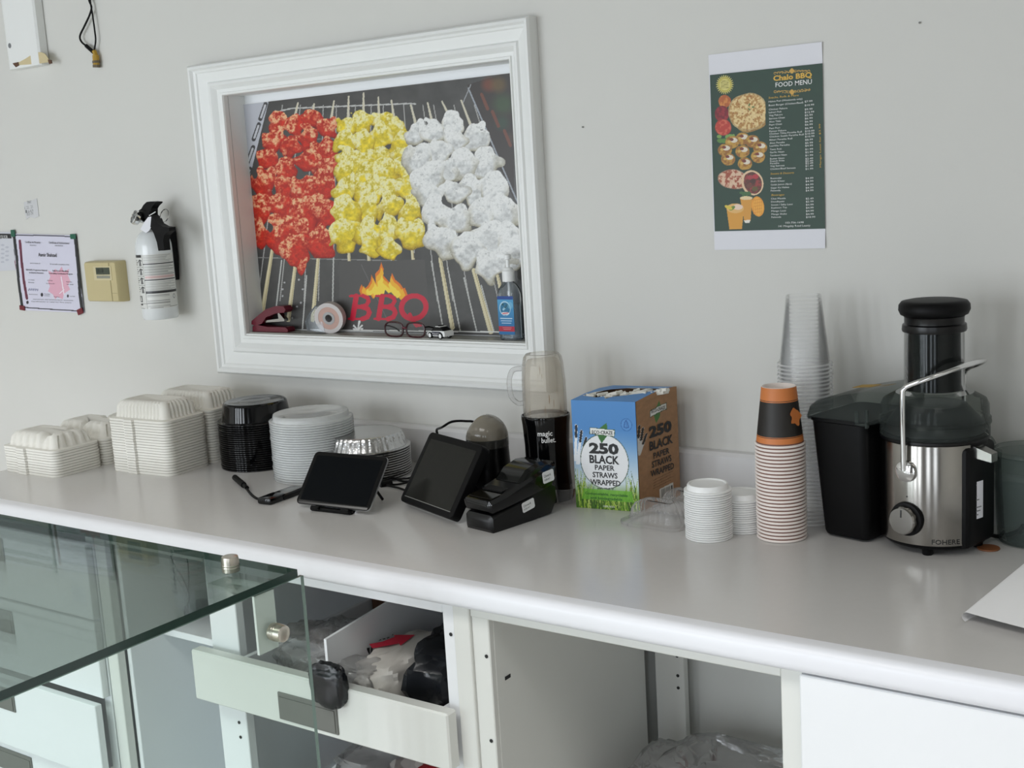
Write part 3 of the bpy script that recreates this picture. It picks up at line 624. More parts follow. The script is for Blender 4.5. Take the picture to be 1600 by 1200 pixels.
rows = [(378, 'Halwa Puri (Weekends only)', '$7.99', 176), (398, 'Beast Burger (Chicken/Beef)', '$10.99', 180), (420, 'Chicken Pakora', '$9.99', 98), (436, 'Lahori Fish', '$12.99', 66), (452, 'Veg Pakora', '$5.99', 72), (469, 'Samosa Chaat', '$6.99', 84), (486, 'Aloo Tikki', '$6.99', 62), (502, 'Papri Chaat', '$6.99', 68), (521, 'Pani Puri', '$6.99', 56), (537, 'Paneer Pakora', '$10.99', 90), (551, 'Chicken Tikka Paratha Roll', '$10.99', 170), (566, 'Chicken Seekh Paratha Roll', '$10.99', 180), (583, 'Bihari Paratha Roll', '$8.99', 120), (600, 'Aloo Paratha', '$5.99', 80), (615, 'Lachha Paratha', '$4.99', 106), (634, 'Tawa Roti', '$1.99', 62), (650, 'Garlic Naan', '$2.99', 76), (667, 'Tandoori Naan', '$1.99', 90), (684, 'Butter Naan', '$2.49', 76), (697, 'French Fries', '$5.49', 76), (709, 'Paratha', '$2.49', 48), (723, 'Veg Samosa', '$1.49', 76), (739, 'Chicken/Beef Samosa', '$1.99', 134),
        (789, 'Rasmalai', '$4.99', 58), (805, 'Shahi Kheer', '$4.99', 76), (823, 'Gulab Jamun (4pcs)', '$4.99', 112), (840, 'Gajar Ka Halwa', '$4.99', 98), (855, 'Falooda', '$4.99', 52), (898, 'Chai Masala', '$2.49', 78), (914, 'Doodhpatti', '$2.99', 70), (931, 'Sweet / Salty Lassi', '$4.99', 114), (947, 'Kashmiri Tea', '$4.99', 84), (964, 'Mango Lassi', '$4.99', 78), (981, 'Mango Shake', '$4.99', 82), (997, 'Falooda', '$10.99', 52)]
for y, a, p, w_ in rows:
    mtxt(mt['w'], a, 415+(y-378)*.025, y, 9.5, w_); mtxt(mt['w'], p, 608+(y-378)*.012, y, 10, 40 if len(p) < 6 else 48)
mtxt(mt['g'], 'Sweets & Desserts', 425, 765, 11, 124, shear=.2); mtxt(mt['g'], 'Beverages', 430, 879, 11, 68, shear=.2)
mtxt(mt['w'], '103-756-1698', 505, 1027, 10, 96); mtxt(mt['w'], '141 Mingalay Road Leanty', 468, 1046, 11, 168)
text(mt['g'], 'Mango Lassi for $3.99', lambda a, c: (mf(697, 725)[0]-c, -.0026, mf(697, 725)[2]+a), 0, 0, .003, .075)
for k_, M_ in (('w', INKW), ('g', INKY), ('o', INKY)): mt[k_].build('lettering', M_, mn, smooth=False)

# thermostat
tx = ony(133, 440, -.034)[0]
th_ = thing('thermostat', 'beige wall thermostat with a small dark display beside the certificate', 'thermostat', (tx, 0, 1.258))
tw = -2.746-tx
b = MB(); L = lambda i, y, z=0: [(p[0], y, p[1]) for p in rrect(tw-2*i, .110-2*i, .005, 3, tw/2, .055)]
b.loft([L(0, 0), L(0, -.016), L(.0015, -.030), L(.004, -.034)], cap0=True, cap1=True); b.build('housing', BEIGE, th_)
b = MB(); b.box(-.002+tw*.80, tw*.80, -.0348, -.033, .003, .106); b.box(tw*.80, tw-.006, -.0346, -.033, .024, .025); b.build('seam', mat('beige_seam', (150, 138, 100), .5), th_)
q = [ony(x, y, -.0345)-np.array([tx, 0, 1.258]) for x, y in ((151, 429), (171, 418), (152, 435), (172, 430.5), (148, 438), (173, 416))]
b = MB(); b.box(q[4][0], q[5][0], -.0352, -.033, q[4][2], q[5][2]); b.build('display_bezel', mat('bezel_cream', (206, 194, 156), .4), th_)
b = MB(); b.box(q[0][0], q[1][0], -.0358, -.034, q[0][2], q[1][2]); b.build('display', LCD, th_)
b = MB(); b.box(q[2][0], q[3][0], -.0358, -.034, q[2][2], q[3][2]); b.build('label_strip', LCDG, th_)
b = MB(); text(b, '21.0', lambda a, c: (q[0][0]+.006+a, -.0361, q[0][2]+.005+c), 0, 0, .010, .026); b.build('display_digits', INK, th_, smooth=False)

# certificate
def corner_sheet(name, o, C4, y, nx, ny, paint, parent, material, bow=0):
    TL, TR, BL, BR = [ony(*p, y) for p in C4]
    def f(u, v): P = (BL*(1-u)[:, None]+BR*u[:, None])*(1-v)[:, None]+(TL*(1-u)[:, None]+TR*u[:, None])*v[:, None]-np.array(o); P[:, 1] -= bow*np.sin(PI*v); return P
    return sheet(name, (0, 0, 0), (1, 0, 0), (0, 0, 1), nx, ny, lambda u, v, P: paint(*proj(f(u, v)+np.array(o))), parent, material, f)
co = (-3.24, -.002, 1.22)
ce = thing('certificate', 'taped paper certificate with black edges and a pink maple leaf', 'certificate', co)
c4 = ((21, 365), (119.5, 368), (33, 484.5), (132, 489))
def paint_cert(X, Y):
    k = Ink(X, Y, (214, 212, 228)); Z = lambda x, y: (x/4, 280+y/4)
    lf = [(385, 545), (400, 580), (432, 560), (425, 600), (440, 640), (425, 660), (438, 690), (400, 715), (392, 750), (360, 735), (345, 750), (330, 720), (300, 700), (312, 670), (300, 640), (315, 610), (300, 570), (330, 585), (345, 560), (365, 580)]
    k.poly([Z(*p) for p in lf], (224, 172, 190)); k.line(Z(382, 610), Z(400, 720), 1.6, (236, 224, 232)); k.line(Z(372, 715), Z(400, 690), 1.3, (236, 224, 232))
    k.path([Z(92, 350), Z(280, 352), Z(470, 360)], 1.6, (44, 42, 52)); k.path([Z(140, 800), Z(300, 812), Z(515, 825)], 1.6, (40, 38, 46))
    k.path([Z(470, 360), Z(490, 560), Z(500, 720), Z(515, 822)], 4.8, (34, 36, 40)); k.path([Z(88, 350), Z(104, 480), Z(118, 660), Z(140, 800)], 4.2, (34, 36, 40))
    k.path([Z(124, 385), Z(136, 520), Z(150, 640), Z(168, 745)], 4.0, (112, 44, 70)); k.path([Z(132, 450), Z(150, 650), Z(172, 750)], 1.2, (80, 30, 50))
    for x, y in ((172, 770),): k.ell(*Z(x, y), 2.0, 2.6, (40, 36, 44))
    for q in range(16): k.line(Z(175+q*4, 690+9*math.sin(q*2.2)), Z(179+q*4, 690+9*math.sin(q*2.2+2.2)), .6, (70, 76, 120))
    k.ell(*Z(262, 722), 2.0, 3.0, (40, 38, 46)); k.ell(*Z(424, 730), 1.5, 2.4, (60, 56, 66))
    return k.c
corner_sheet('paper', co, c4, -.003, 200, 230, paint_cert, ce, PRINTG, .003)
b = MB(); Zc = lambda x, y: ony(x/4, 280+y/4, -.0068)-np.array(co)
def ctext(s, x, y, w, h, bold=0):
    A = Zc(x, y); B = Zc(x+w, y+w*.035); Hh = abs(Zc(x, y-h)[2]-A[2])
    e = (B-A); Lw = np.linalg.norm(e); e = e/Lw
    text(b, s, lambda a, c: (A[0]+e[0]*a, A[1], A[2]+e[2]*a+c), 0, 0, Hh, Lw, bold)
ctext('Certificat de Réussite', 156, 398, 96, 11, .01); ctext('décerné à', 186, 416, 40, 9); ctext('Certificate of Achievement', 304, 402, 128, 12, .01); ctext('awarded to', 342, 418, 50, 9)
ctext('Aamir Shahzad', 240, 482, 114, 22, .012); ctext('pour la réussite de', 188, 528, 64, 8); ctext('for successful completion of the', 312, 534, 120, 8)
ctext('SERVSAFE, Programme National', 162, 570, 132, 9, .01); ctext('de Salubrité Alimentaire', 182, 588, 92, 9, .01); ctext('Safe Food Handling', 328, 576, 100, 9, .01); ctext('Food Safety Certification Program', 306, 592, 148, 9, .01)
for s, x, y, w_ in (('11/11/2023', 176, 632, 38), ('Date', 178, 648, 36), ('2023-2028', 294, 636, 34), ('Certificate No', 288, 654, 54), ('Expiry date', 414, 644, 36), ('No. 2028', 418, 660, 40), ('Instructor', 182, 722, 54), ('Canadian', 276, 720, 36), ('Institute', 276, 730, 34), ('TrainCan', 336, 738, 36), ('Food Safe', 436, 735, 32), ('www.traincan.com', 205, 752, 250), ('Certification is valid for five years', 195, 766, 250)):
    ctext(s, x, y, w_, 6)
b.build('lettering', INK, ce, smooth=False)
def tab(x, y, rx, ry, m, rot=0, parent=ce, o=co):
    A = ony(x, y, -.004)-np.array(o); b = MB(); b.box(-rx, rx, -.0035, .0, -ry, ry, b=.0012, seg=1)
    return b.build('tape_tab', m, parent, M=Matrix.Translation(Vector(A))@Matrix.Rotation(rot, 4, 'Y'))
GT = mat('green_tape', (24, 92, 70), .35); RT = mat('dark_red_tape', (110, 22, 36), .35)
tab(21, 364.5, .009, .010, GT); tab(115, 369.5, .012, .007, GT); tab(35.5, 481, .012, .007, RT, .1); tab(126, 486.5, .013, .008, RT, -.3)
# notice at the left edge
no = (-3.42, -.002, 1.34)
nt_ = thing('paper_notice', 'white paper notice with black heading strip at the left edge of the wall', 'notice', no)
def paint_note(X, Y):
    k = Ink(X, Y, (206, 207, 214)); k.poly([(-60, 366), (17, 365), (18, 372.5), (-60, 374)], (30, 30, 34)); k.line((20, 364), (25.5, 420), 1.6, (70, 72, 74)); k.line((22.5, 366), (27, 412), 1.1, (178, 60, 80))
    k.line((24.5, 408), (26, 420), 3.2, (112, 24, 46))
    for q in range(9): k.ell(4+(q*7) % 14, 383+q*3.3, 3, 1.5, (176, 178, 190), a=.7)
    return k.c
corner_sheet('paper', no, ((-62, 361), (20, 363), (-52, 426), (27.5, 422)), -.003, 120, 90, paint_note, nt_, PRINTG, .002)
b = MB(); A = ony(0, 370.5, -.0055)-np.array(no); text(b, 'NOTE FOR', lambda a, c: (A[0]-.012+a, A[1], A[2]-.004+c), 0, 0, .009, .05); b.build('heading', INKW, nt_, smooth=False)
# sticker
so = (-3.175, -.0005, 1.485)
sk = thing('torn_sticker', 'small torn white price sticker stuck to the bare wall', 'sticker', so)
b = MB(); b.prism(wpoly(((37, 316), (50, 313), (57.5, 310), (61, 338), (54, 341), (47, 339), (41, 343)), -.0008, so), .0005, (0, -.0003, 0)); b.build('label_paper', mat('sticker_paper', (204, 204, 206), .5), sk)
b = MB()
for s, x, y, w_ in (('SMART', 43, 318.5, 9), ('£ 22 . 21', 38.5, 327, 18), ('■ 6-419', 40, 333, 17), ('0023 174', 42, 337, 14)):
    A = ony(x, y, -.0014)-np.array(so); text(b, s, lambda a, c: (A[0]+a, A[1], A[2]+c+.06*a), 0, 0, .008, w_*.0022)
b.build('lettering', INKG, sk, smooth=False)

# fire extinguisher
ex, ey, ez = ony(249, 470, -.064)[0], -.064, 1.2225
eo = np.array([ex, ey, ez])
fe = thing('fire_extinguisher', 'small white fire extinguisher with black lever head hung on the wall', 'fire extinguisher', (ex, ey, ez))
R_ = .0455
b = MB(); b.lathe([(0, .004), (.03, .003), (.036, 0), (R_-.003, .001), (R_, .006), (R_, .178), (R_*.985, .190), (R_*.93, .201), (R_*.80, .213), (R_*.6, .222), (.017, .2275), (.015, .235), (0, .235)], 48); b.build('cylinder', mat('white_enamel', (226, 229, 230), .22, coat=.4, var=.01), fe)
def paint_lab(u, v, P):
    x = u*1000; y = (1-v)*900; k = Ink(x, y, (216, 216, 212)); D = (40, 40, 42)
    k.poly([(0, 0), (250, 0), (250, 45), (0, 45)], D)
    for q in range(4):
        yy = 75+q*150; k.line((0, yy+130), (270, yy+130), 5, D); k.poly([(160, yy+110), (180, yy+20), (220, yy), (240, yy+110)], (110, 110, 110)); k.path([(110, yy+60), (190, yy+8), (250, yy+25)], 16, D)
        for r in range(3): k.line((10, yy+20+r*34), (90, yy+20+r*34), 13, (90, 90, 92))
    k.poly([(20, 685), (150, 685), (150, 790), (20, 790)], D); k.poly([(70, 700), (110, 700), (125, 770), (60, 775)], (216, 216, 212)); k.line((0, 830), (140, 830), 22, D)
    k.line((275, 0), (275, 900), 4, D)
    for q, (y0, y1) in enumerate(((150, 168), (412, 430), (610, 650))): k.poly([(280, y0), (1000, y0), (1000, y1), (280, y1)], D)
    for yy in range(20, 610, 21):
        if any(abs(yy-c) < 22 for c in (159, 421)): continue
        L_ = 420+int(vnoise(np.array([yy*.31]), np.array([3.]))[0]*280); k.line((300, yy), (300+L_, yy), 8, (196, 120, 120) if 350 < yy < 405 else (134, 134, 132))
    for yy in (680, 700, 770, 800, 850, 872): k.line((300, yy), (760, yy), 7, (140, 140, 138))
    k.ell(880, 720, 36, 40, (120, 120, 120)); k.ell(880, 720, 24, 28, (216, 216, 212)); k.line((0, 818), (1000, 812), 4, D); k.line((0, 895), (1000, 880), 4, D)
    return k.c
sheet('instruction_label', (0, 0, 0), (1, 0, 0), (0, 0, 1), 150, 150, paint_lab, fe, PRINTG, lambda u, v: np.stack([(R_+.0005)*np.cos(math.radians(-124)+u*math.radians(158)), (R_+.0005)*np.sin(math.radians(-124)+u*math.radians(158)), .030+v*.136], -1))
Z2 = lambda L, y: wpoly([(200+a/12, 300+c/12) for a, c in L], y, eo)
def plate(name, L, y, h, m):
    b = MB(); b.prism(Z2(L, ey+y), h, (0, y, 0)); return b.build(name, m, fe, sharp=.5)
plate('lever', [(316, 350), (380, 305), (420, 235), (480, 178), (560, 168), (650, 178), (650, 200), (590, 255), (560, 310), (560, 350), (440, 345)], .010, .022, BLKM)
plate('valve_body', [(330, 352), (560, 345), (560, 420), (640, 500), (670, 580), (640, 700), (470, 640), (470, 480), (390, 465)], .013, .026, BLKM)
plate('bracket_strap', [(560, 430), (680, 585), (780, 640), (885, 655), (895, 720), (800, 800), (780, 900), (800, 1085), (690, 1090), (660, 930), (600, 760), (540, 640)], -.020, .02, BLKM)
plate('wall_bracket', [(790, 650), (890, 650), (905, 760), (955, 1250), (965, 1640), (860, 1640), (800, 900)], .058, .07, BLKM)
A = ony(215.5, 341, ey-.018)-eo; Mg = Matrix.Rotation(math.radians(66), 4, Vector((.9, -.35, 0)))
b = MB(); b.lathe([(.0, -.016), (.008, -.016), (.010, -.004), (.0175, -.003), (.0185, 0), (.0185, .011), (.0165, .0125), (.0160, .010)], 32, M=Mg, c=A); b.build('pressure_gauge', CHROME, fe, sharp=.4)
b = MB(); b.lathe([(0, .0095), (.016, .0095)], 28, M=Mg, c=A); b.lathe([(.0, .0098), (.004, .0100)], 14, M=Mg, c=A, mi=1); b.lathe([(.010, .0099), (.0125, .0099)], 14, M=Mg, c=A, mi=1, a0=.4, a1=2.9); b.build('gauge_face', [mat('gauge_grey', (150, 152, 150), .3), INK], fe)
A0 = ony(228, 343, ey)-eo; b = MB(); b.tube([A, (A+A0)/2, A0], .006, 10); b.build('gauge_stem', BLKM, fe)
A = ony(257, 337, ey+.01)-eo; b = MB(); b.tube([(A[0]+.016*math.cos(t), A[1]+.006*math.sin(t), A[2]+.016*math.sin(t)) for t in np.linspace(0, 2*PI, 26)], .0013, 6); b.build('pin_ring', CHROME, fe)
plate('paper_tag', [(380, 470), (470, 455), (492, 540), (405, 720), (342, 768), (235, 700), (310, 560)], -.030, .0006, PAPER)
b = MB(); A = ony(233, 337, ey-.03)-eo; B = ony(243, 331, ey-.02)-eo; b.tube([A, B], .0012, 6); b.build('tag_tie', WPL, fe)
# hanging cable with connectors, upper left
b = MB(); yk = -.012
pk = lambda L: [ony(x/4, y/4, yk) for x, y in L]
b.tube(pk([(545, -60), (558, 5), (572, 45), (560, 95), (525, 170), (500, 225), (510, 262), (545, 292), (590, 330)]), .0026, 7, smooth=5)
b.tube(pk([(560, -60), (566, 20), (578, 90), (592, 190), (598, 250), (592, 300), (588, 320)]), .0022, 7, smooth=5)
hc = thing('hanging_cable', 'black looped cable hanging from above with a yellow plug, upper left', 'cable', (0, 0, 0))
b.build('cord', BLKM, hc)
b = MB(); b.tube(pk([(538, 285), (588, 330)]), .005, 8); b.build('sleeve', BLKM, hc)
b = MB(); b.tube(pk([(588, 318), (600, 350)]), .006, 8); b.tube(pk([(598, 345), (602, 408)]), .0085, 10); b.build('plug', YEL, hc)
b = MB(); b.tube(pk([(600, 380), (602, 395)]), .010, 10); b.tube(pk([(602, 405), (603, 422)]), .0095, 10); b.build('plug_tip', mat('plug_metal', (110, 100, 84), .35, metal=.6), hc)
# nails left in the wall
for (px_, py_), lb in (((1437, 35.5), 'tiny nail in the bare wall at the upper right corner'), ((910.5, 198.5), 'tiny nail in the bare wall between poster and food menu')):
    b = MB(); A = ony(px_, py_, -.002); b.lathe([(0, -.002), (.001, -.002), (.001, 0), (.0018, 0), (.0018, .001), (0, .0012)], 12, M=Matrix.Rotation(PI/2, 4, 'X')); o = b.build('nail', GREY); o.location = A; tag(o, lb, 'nail')

# ================================================================== THINGS ON THE SILL OF THE OPENING
SZ = OZ0+.0065                                             # top of the sill
# stapler, jaws open
p0 = ony(398, 519, .012); st_ = thing('stapler', 'dark red stapler standing open at the left end of the sill', 'stapler', (p0[0]+.0, .018, SZ), .03)
b = MB(); b.prism([(0, 0), (.118, 0), (.120, .006), (.112, .012), (.05, .012), (.02, .016), (.002, .013)], .026, (0, .013, 0)); b.build('base', MAROON, st_, sharp=.5)
b = MB(); b.prism([(-.002, .018), (.012, .014), (.034, .020), (.05, .036), (.085, .046), (.112, .048), (.118, .055), (.112, .064), (.085, .064), (.05, .055), (.018, .037), (.0, .026)], .026, (0, .013, 0)); b.build('handle', MAROON, st_, sharp=.5)
b = MB(); b.prism([(.04, .022), (.105, .026), (.105, .031), (.09, .046), (.085, .046), (.086, .032), (.04, .027)], .014, (0, .007, 0)); b.build('staple_rail', STEEL, st_)
# round tape in a clear dispenser
p0 = ony(517, 517, .02); tp = thing('tape_dispenser', 'clear tape dispenser with a round roll leaning against the poster', 'tape', (p0[0], .022, SZ+.037), .30)
Mx = Matrix.Rotation(PI/2+.12, 4, 'X')
b = MB(); b.lathe([(.0155, -.009), (.0275, -.009), (.0275, .009), (.0155, .009), (.0155, -.009)], 40, M=Mx); b.build('tape_roll', mat('pink_tape', (196, 160, 148), .35, var=.05), tp, sharp=.5)
b = MB(); b.lathe([(.0275, -.0095), (.037, -.0095), (.037, .0095), (.0275, .0095)], 40, M=Mx); b.build('shell', mat('milky_plastic', (206, 200, 198), .3, var=.04), tp, sharp=.5)
b = MB(); b.lathe([(.009, -.0098), (.0155, -.0098), (.0155, .0098), (.009, .0098), (.009, -.0098)], 32, M=Mx); b.build('hub', mat('grey_hub', (168, 166, 166), .25), tp, sharp=.5)
b = MB(); b.prism([(-.060, -.030), (-.015, -.034), (-.02, .022), (-.034, .030), (-.052, .012), (-.064, -.008)], .016, (0, .008, 0)); b.build('cutter_arm', BOTC, tp, sharp=.5)
# spectacles
p0 = ony(604, 526, -.0); sg = thing('spectacles', 'dark red framed spectacles resting on the sill below the lettering', 'glasses', (p0[0], -.002, SZ), -.02)
for k in (0, 1):
    cx = .030+.064*k; rim = [(cx+.027*math.copysign(abs(math.cos(t))**.65, math.cos(t)), -.004+.002*math.cos(t)*0, .0175+.0165*math.copysign(abs(math.sin(t))**.75, math.sin(t))) for t in np.linspace(0, 2*PI, 34)]
    b = MB(); b.tube(rim, .0021, 7, cap=False); b.build('rim', mat('dark_red_frame', (54, 14, 20), .25), sg)
    b = MB(); b.add([(x, y, z) for x, y, z in rim[:-1]], [tuple(range(33))]); b.build('lens', LENS, sg)
b = MB(); b.tube([(.056, -.004, .020), (.062, -.008, .023), (.068, -.004, .020)], .002, 7, smooth=4); b.build('bridge', MAROON, sg)
for x, e in ((.002, .0), (.122, .004)):
    b = MB(); b.tube([(x, -.004, .024), (x+e, .006, .024), (x+e, .03, .016), (x+e*.5, .045, .006)], .0018, 7, smooth=4); b.build('temple', BLKM, sg)
# toy police car
p0 = ony(672, 526, .0); tc_ = thing('toy_car', 'tiny white and black toy police car beside the spectacles', 'toy car', (p0[0], .006, SZ), -.22)
b = MB()
def carsec(L, yw): return [(x, -yw, z) for x, z in L], [(x, yw, z) for x, z in L]
BODY = [(0, .006), (.001, .012), (.008, .0155), (.022, .017), (.052, .0185), (.060, .0175), (.062, .012), (.061, .006)]
b.prism(BODY, .026, (0, .013, 0)); b.build('body', WPL, tc_, sharp=.6)
b = MB(); b.loft([[(.012, -.012, .0165), (.056, -.012, .018), (.056, .012, .018), (.012, .012, .0165)], [(.026, -.0095, .0255), (.044, -.0095, .0262), (.044, .0095, .0262), (.026, .0095, .0255)]], cap1=True); b.build('cabin', BLKG, tc_)
b = MB(); b.box(.026, .044, -.0098, .0098, .0256, .0272, b=.0006, seg=1); b.build('roof', WPL, tc_)
b = MB(); b.box(.033, .037, -.007, .007, .0272, .0292); b.build('light_bar', BLKM, tc_)
b = MB(); b.prism([(.016, .0075), (.046, .008), (.050, .015), (.044, .0165), (.018, .0155)], .0005, (0, -.0130, 0)); b.build('dark_door', mat('navy_paint', (34, 36, 58), .3), tc_)
b = MB(); text(b, 'POLICE', lambda a, c: (.020+a, -.0138, .0092+c), 0, 0, .0042, .024); b.build('lettering', INKW, tc_, smooth=False)
for x in (.012, .048):
    for sy in (-1, 1):
        b = MB(); b.lathe([(0, -.003), (.0065, -.003), (.0072, -.0015), (.0072, .003), (0, .003)], 20, M=Matrix.Rotation(PI/2, 4, 'X'), c=(x, sy*.012, .0072)); b.lathe([(0, .0032), (.0048, .0032)], 16, M=Matrix.Rotation(PI/2, 4, 'X'), c=(x, sy*.012, .0072), mi=1); b.lathe([(0, -.0032), (.0048, -.0032)], 16, M=Matrix.Rotation(PI/2, 4, 'X'), c=(x, sy*.012, .0072), mi=1); b.build('wheel', [BLKM, WPL], tc_)
# pump bottle
p0 = ony(799, 530, .012); bt = thing('pump_bottle', 'clear pump bottle with blue and red label at the right end of the sill', 'bottle', (p0[0]-.002, .018, SZ))
b = MB(); b.loft([at(rrect(w_, d_, r_, 5), z) for w_, d_, r_, z in ((.048, .026, .010, 0), (.052, .030, .012, .003), (.053, .031, .012, .095), (.048, .028, .012, .108), (.034, .024, .011, .117), (.022, .022, .0105, .122), (.022, .022, .0105, .128))], cap0=True); b.build('bottle_body', BOTC, bt)
b = MB(); b.loft([at(rrect(.049, .027, .011, 5), z) for z in (.004, .075)], cap0=True, cap1=True); b.build('gel', clear('blue_gel', (.9, .95, .98), .12, (190, 206, 220)), bt)
b = MB(); b.lathe([(0, .124), (.0135, .124), (.0135, .146), (.011, .148), (.009, .153), (.004, .154), (.004, .170), (.0075, .171), (.0075, .180), (.004, .182), (0, .182)], 28); b.prism([(-.002, .173), (-.024, .176), (-.026, .179), (-.002, .181)], .008, (0, .004, 0)); b.build('pump', WPL, bt, sharp=.4)
b = MB(); b.tube([(0, 0, .122), (0, 0, .02)], .003, 8); b.build('dip_tube', WPL, bt)
def paint_bot(u, v, P):
    x = u*240; y = (1-v)*500; k = Ink(x, y, (24, 104, 160)); k.c += (np.clip(1-y/420, 0, 1)*60)[:, None]*np.array([1, 1, .8])
    k.poly([(0, 0), (240, 0), (240, 44), (0, 44)], (24, 66, 142)); k.ell(110, 160, 84, 96, (176, 212, 230)); k.ell(112, 165, 74, 84, (36, 112, 150))
    for q in range(9): k.ell(80+(q*41) % 70, 110+(q*29) % 70, 16, 14, ((20, 84, 92), (150, 196, 220), (32, 96, 122))[q % 3])
    k.ell(190, 120, 40, 46, (140, 196, 220), a=.5); k.ell(112, 224, 62, 18, (226, 226, 230)); k.line((70, 228), (150, 218), 13, (206, 70, 84))
    for q, w_ in ((290, 180), (320, 160), (350, 140)): k.line((120-w_/2, q), (120+w_/2, q), 9, (190, 214, 230))
    k.poly([(0, 392), (240, 392), (240, 458), (0, 458)], (176, 28, 54)); k.line((60, 412), (190, 412), 6, (220, 160, 170)); k.line((70, 432), (180, 432), 6, (220, 160, 170))
    return k.c
sheet('label', (-.0215, -.0162, .012), (.041, 0, 0), (0, 0, .082), 70, 120, paint_bot, bt, PRINT)

# ================================================================== THINGS ON THE WORKTOP
TZ = .9002
# ---- clamshell boxes: opened flat, nested upside down
def clam_half(kind, w, d, h, back=False):
    b = MB(); nn = 14
    def loop(ins, z, rib=0, r=.02, tab=0):
        W, D = w-2*ins, d-2*ins; r = max(.006, r-ins*.3); P = []
        n_s = 40; per = []
        # dense rounded rectangle
        for (ax, ay, bx, by) in ((W/2-r, -D/2, -(W/2-r), -D/2),): pass
        L = rrect(W, D, r, 5); out = []
        for i in range(len(L)):
            a, c = L[i], L[(i+1) % len(L)]; k = 84 if i % 6 == 5 else 1
            for q in range(k): out.append((a[0]+(c[0]-a[0])*q/k, a[1]+(c[1]-a[1])*q/k))
        for x, y in out:
            f = 1
            if rib:
                s = x if abs(y) > D/2-1e-4 else (y if abs(x) > W/2-1e-4 else None)
                if s is not None:
                    g = rib*(.5-.5*math.cos(2*PI*s/(.0115 if kind == 'fine' else .0262)))**2
                    if abs(y) > D/2-1e-4: y -= math.copysign(g, y)
                    else: x -= math.copysign(g, x)
            if tab and y < -D/2+1e-4 and abs(x+.02) < .016: y -= tab
            P.append((x, y, z))
        return P
    if kind == 'fine': rows = [(0, 0, 0, .006), (-.0004, .003, 0, .006), (.0, .0056, 0, .006), (.008, .0060, 0, 0), (.012, .0072, .0, 0), (.0135, .014, .0050, 0), (.0155, h-.014, .0056, 0), (.021, h-.004, .0038, 0), (.031, h, 0, 0), (.036, h-.001, 0, 0), (.040, h-.0035, 0, 0)]
    else: rows = [(0, 0, 0, .006), (-.0004, .003, 0, .006), (.0, .0056, 0, .006), (.009, .0060, 0, 0), (.011, .0072, 0.002, 0), (.0125, .014, .0075, 0), (.0155, h-.014, .0085, 0), (.022, h-.004, .006, 0), (.038, h, 0, 0), (.043, h-.0015, 0, 0), (.048, h-.003, 0, 0)]
    loops = [loop(i, z, rb, tab=(0 if back else t)) for i, z, rb, t in rows]
    if kind != 'fine':      # a valley between the compartments
        for L in loops[5:]:
            for i, (x, y, z) in enumerate(L):
                vx = (x-(.045 if not back else 0))/.008; L[i] = (x, y, z-(z-.012)*.62*math.exp(-vx*vx))
    b.loft(loops, cap1=True); return b
def clam_stack(name, label, group, loc, rz, kind, w, d, h, n, pitch):
    t = thing(name, label, 'container', loc, rz, group)
    a = clam_half(kind, w, d, h); a.build('base_half', PULP, t, sharp=.9)
    c = clam_half(kind, w, d, h, True).build('lid_half', PULP, t, sharp=.9); c.location = (0, d+.004, 0)
    stack(t, n, pitch, label); return t
clam_stack('clamshell_box', '{} opened white clamshell box in the tall ribbed stack', 'tall stack of ribbed clamshell boxes', (-2.327, -.285, TZ), .05, 'fine', .200, .128, .046, 20, .0064)
clam_stack('clamshell_box', '{} opened white compartment clamshell in the low stack at far left', 'low stack of compartment clamshell boxes', (-2.590, -.395, TZ), .0, 'wide', .208, .132, .040, 10, .0064)
clam_stack('clamshell_box', '{} white clamshell in the half hidden stack against the wall at left', 'half hidden stack of clamshell boxes', (-2.585, -.142, TZ), .0, 'fine', .20, .11, .040, 8, .0066)
# ---- black bowls, clear bowls, foil pans (all upside down)
def bowl(name, label, cat, group, loc, mtl, prof, n, pitch, seg=64, wave=None, sharp=.5):
    b = MB(); b.lathe(prof, seg, wave=wave); o = b.build(name, mtl, sharp=sharp); o.location = loc; tag(o, label, cat, group); stack(o, n, pitch, label); return o
pb_ = onz(407, 724, .9)
bowl('black_bowl', '{} glossy black round takeaway bowl in the black stack', 'bowl', 'stack of black bowls', (pb_[0], pb_[1], TZ), BLKG,
     [(.088, 0), (.0895, .001), (.0895, .0035), (.088, .0045), (.0815, .0045), (.0798, .0052), (.0792, .007), (.0742, .040), (.0730, .0435), (.070, .0462), (.064, .0475), (.060, .0465), (.040, .046), (.034, .0455), (.031, .0445), (0, .0445)], 22, .0050)
pc_ = onz(494, 742, .9)
bowl('clear_bowl', '{} milky clear round bowl in the tall clear stack', 'bowl', 'stack of clear round bowls', (pc_[0], pc_[1], TZ), CLEARB,
     [(.090, 0), (.0925, .001), (.0925, .0032), (.090, .0042), (.086, .0042), (.0845, .006), (.0835, .0135), (.082, .0165), (.0785, .0172), (.074, .0160), (.030, .0160), (.028, .0150), (0, .0150)], 25, .0053)
pf_ = onz(577, 741, .9)
bowl('foil_pan', '{} crinkled round foil pan in the stack behind the first tablet', 'pan', 'stack of foil pans', (pf_[0], pf_[1], TZ), FOIL,
     [(.093, 0), (.0955, .0012), (.0955, .0030), (.093, .0040), (.088, .0040), (.084, .012), (.080, .024), (.0775, .0315), (.0755, .033), (.072, .0325), (.03, .033), (0, .033)], 13, .0052, 160,
     wave=lambda q, a: (0, 0, 0, 0, .0002, .0012, .0014, .0008, 0, 0, 0, 0)[q]*(math.sin(a*41)+.6*math.sin(a*67+1)), sharp=.9)
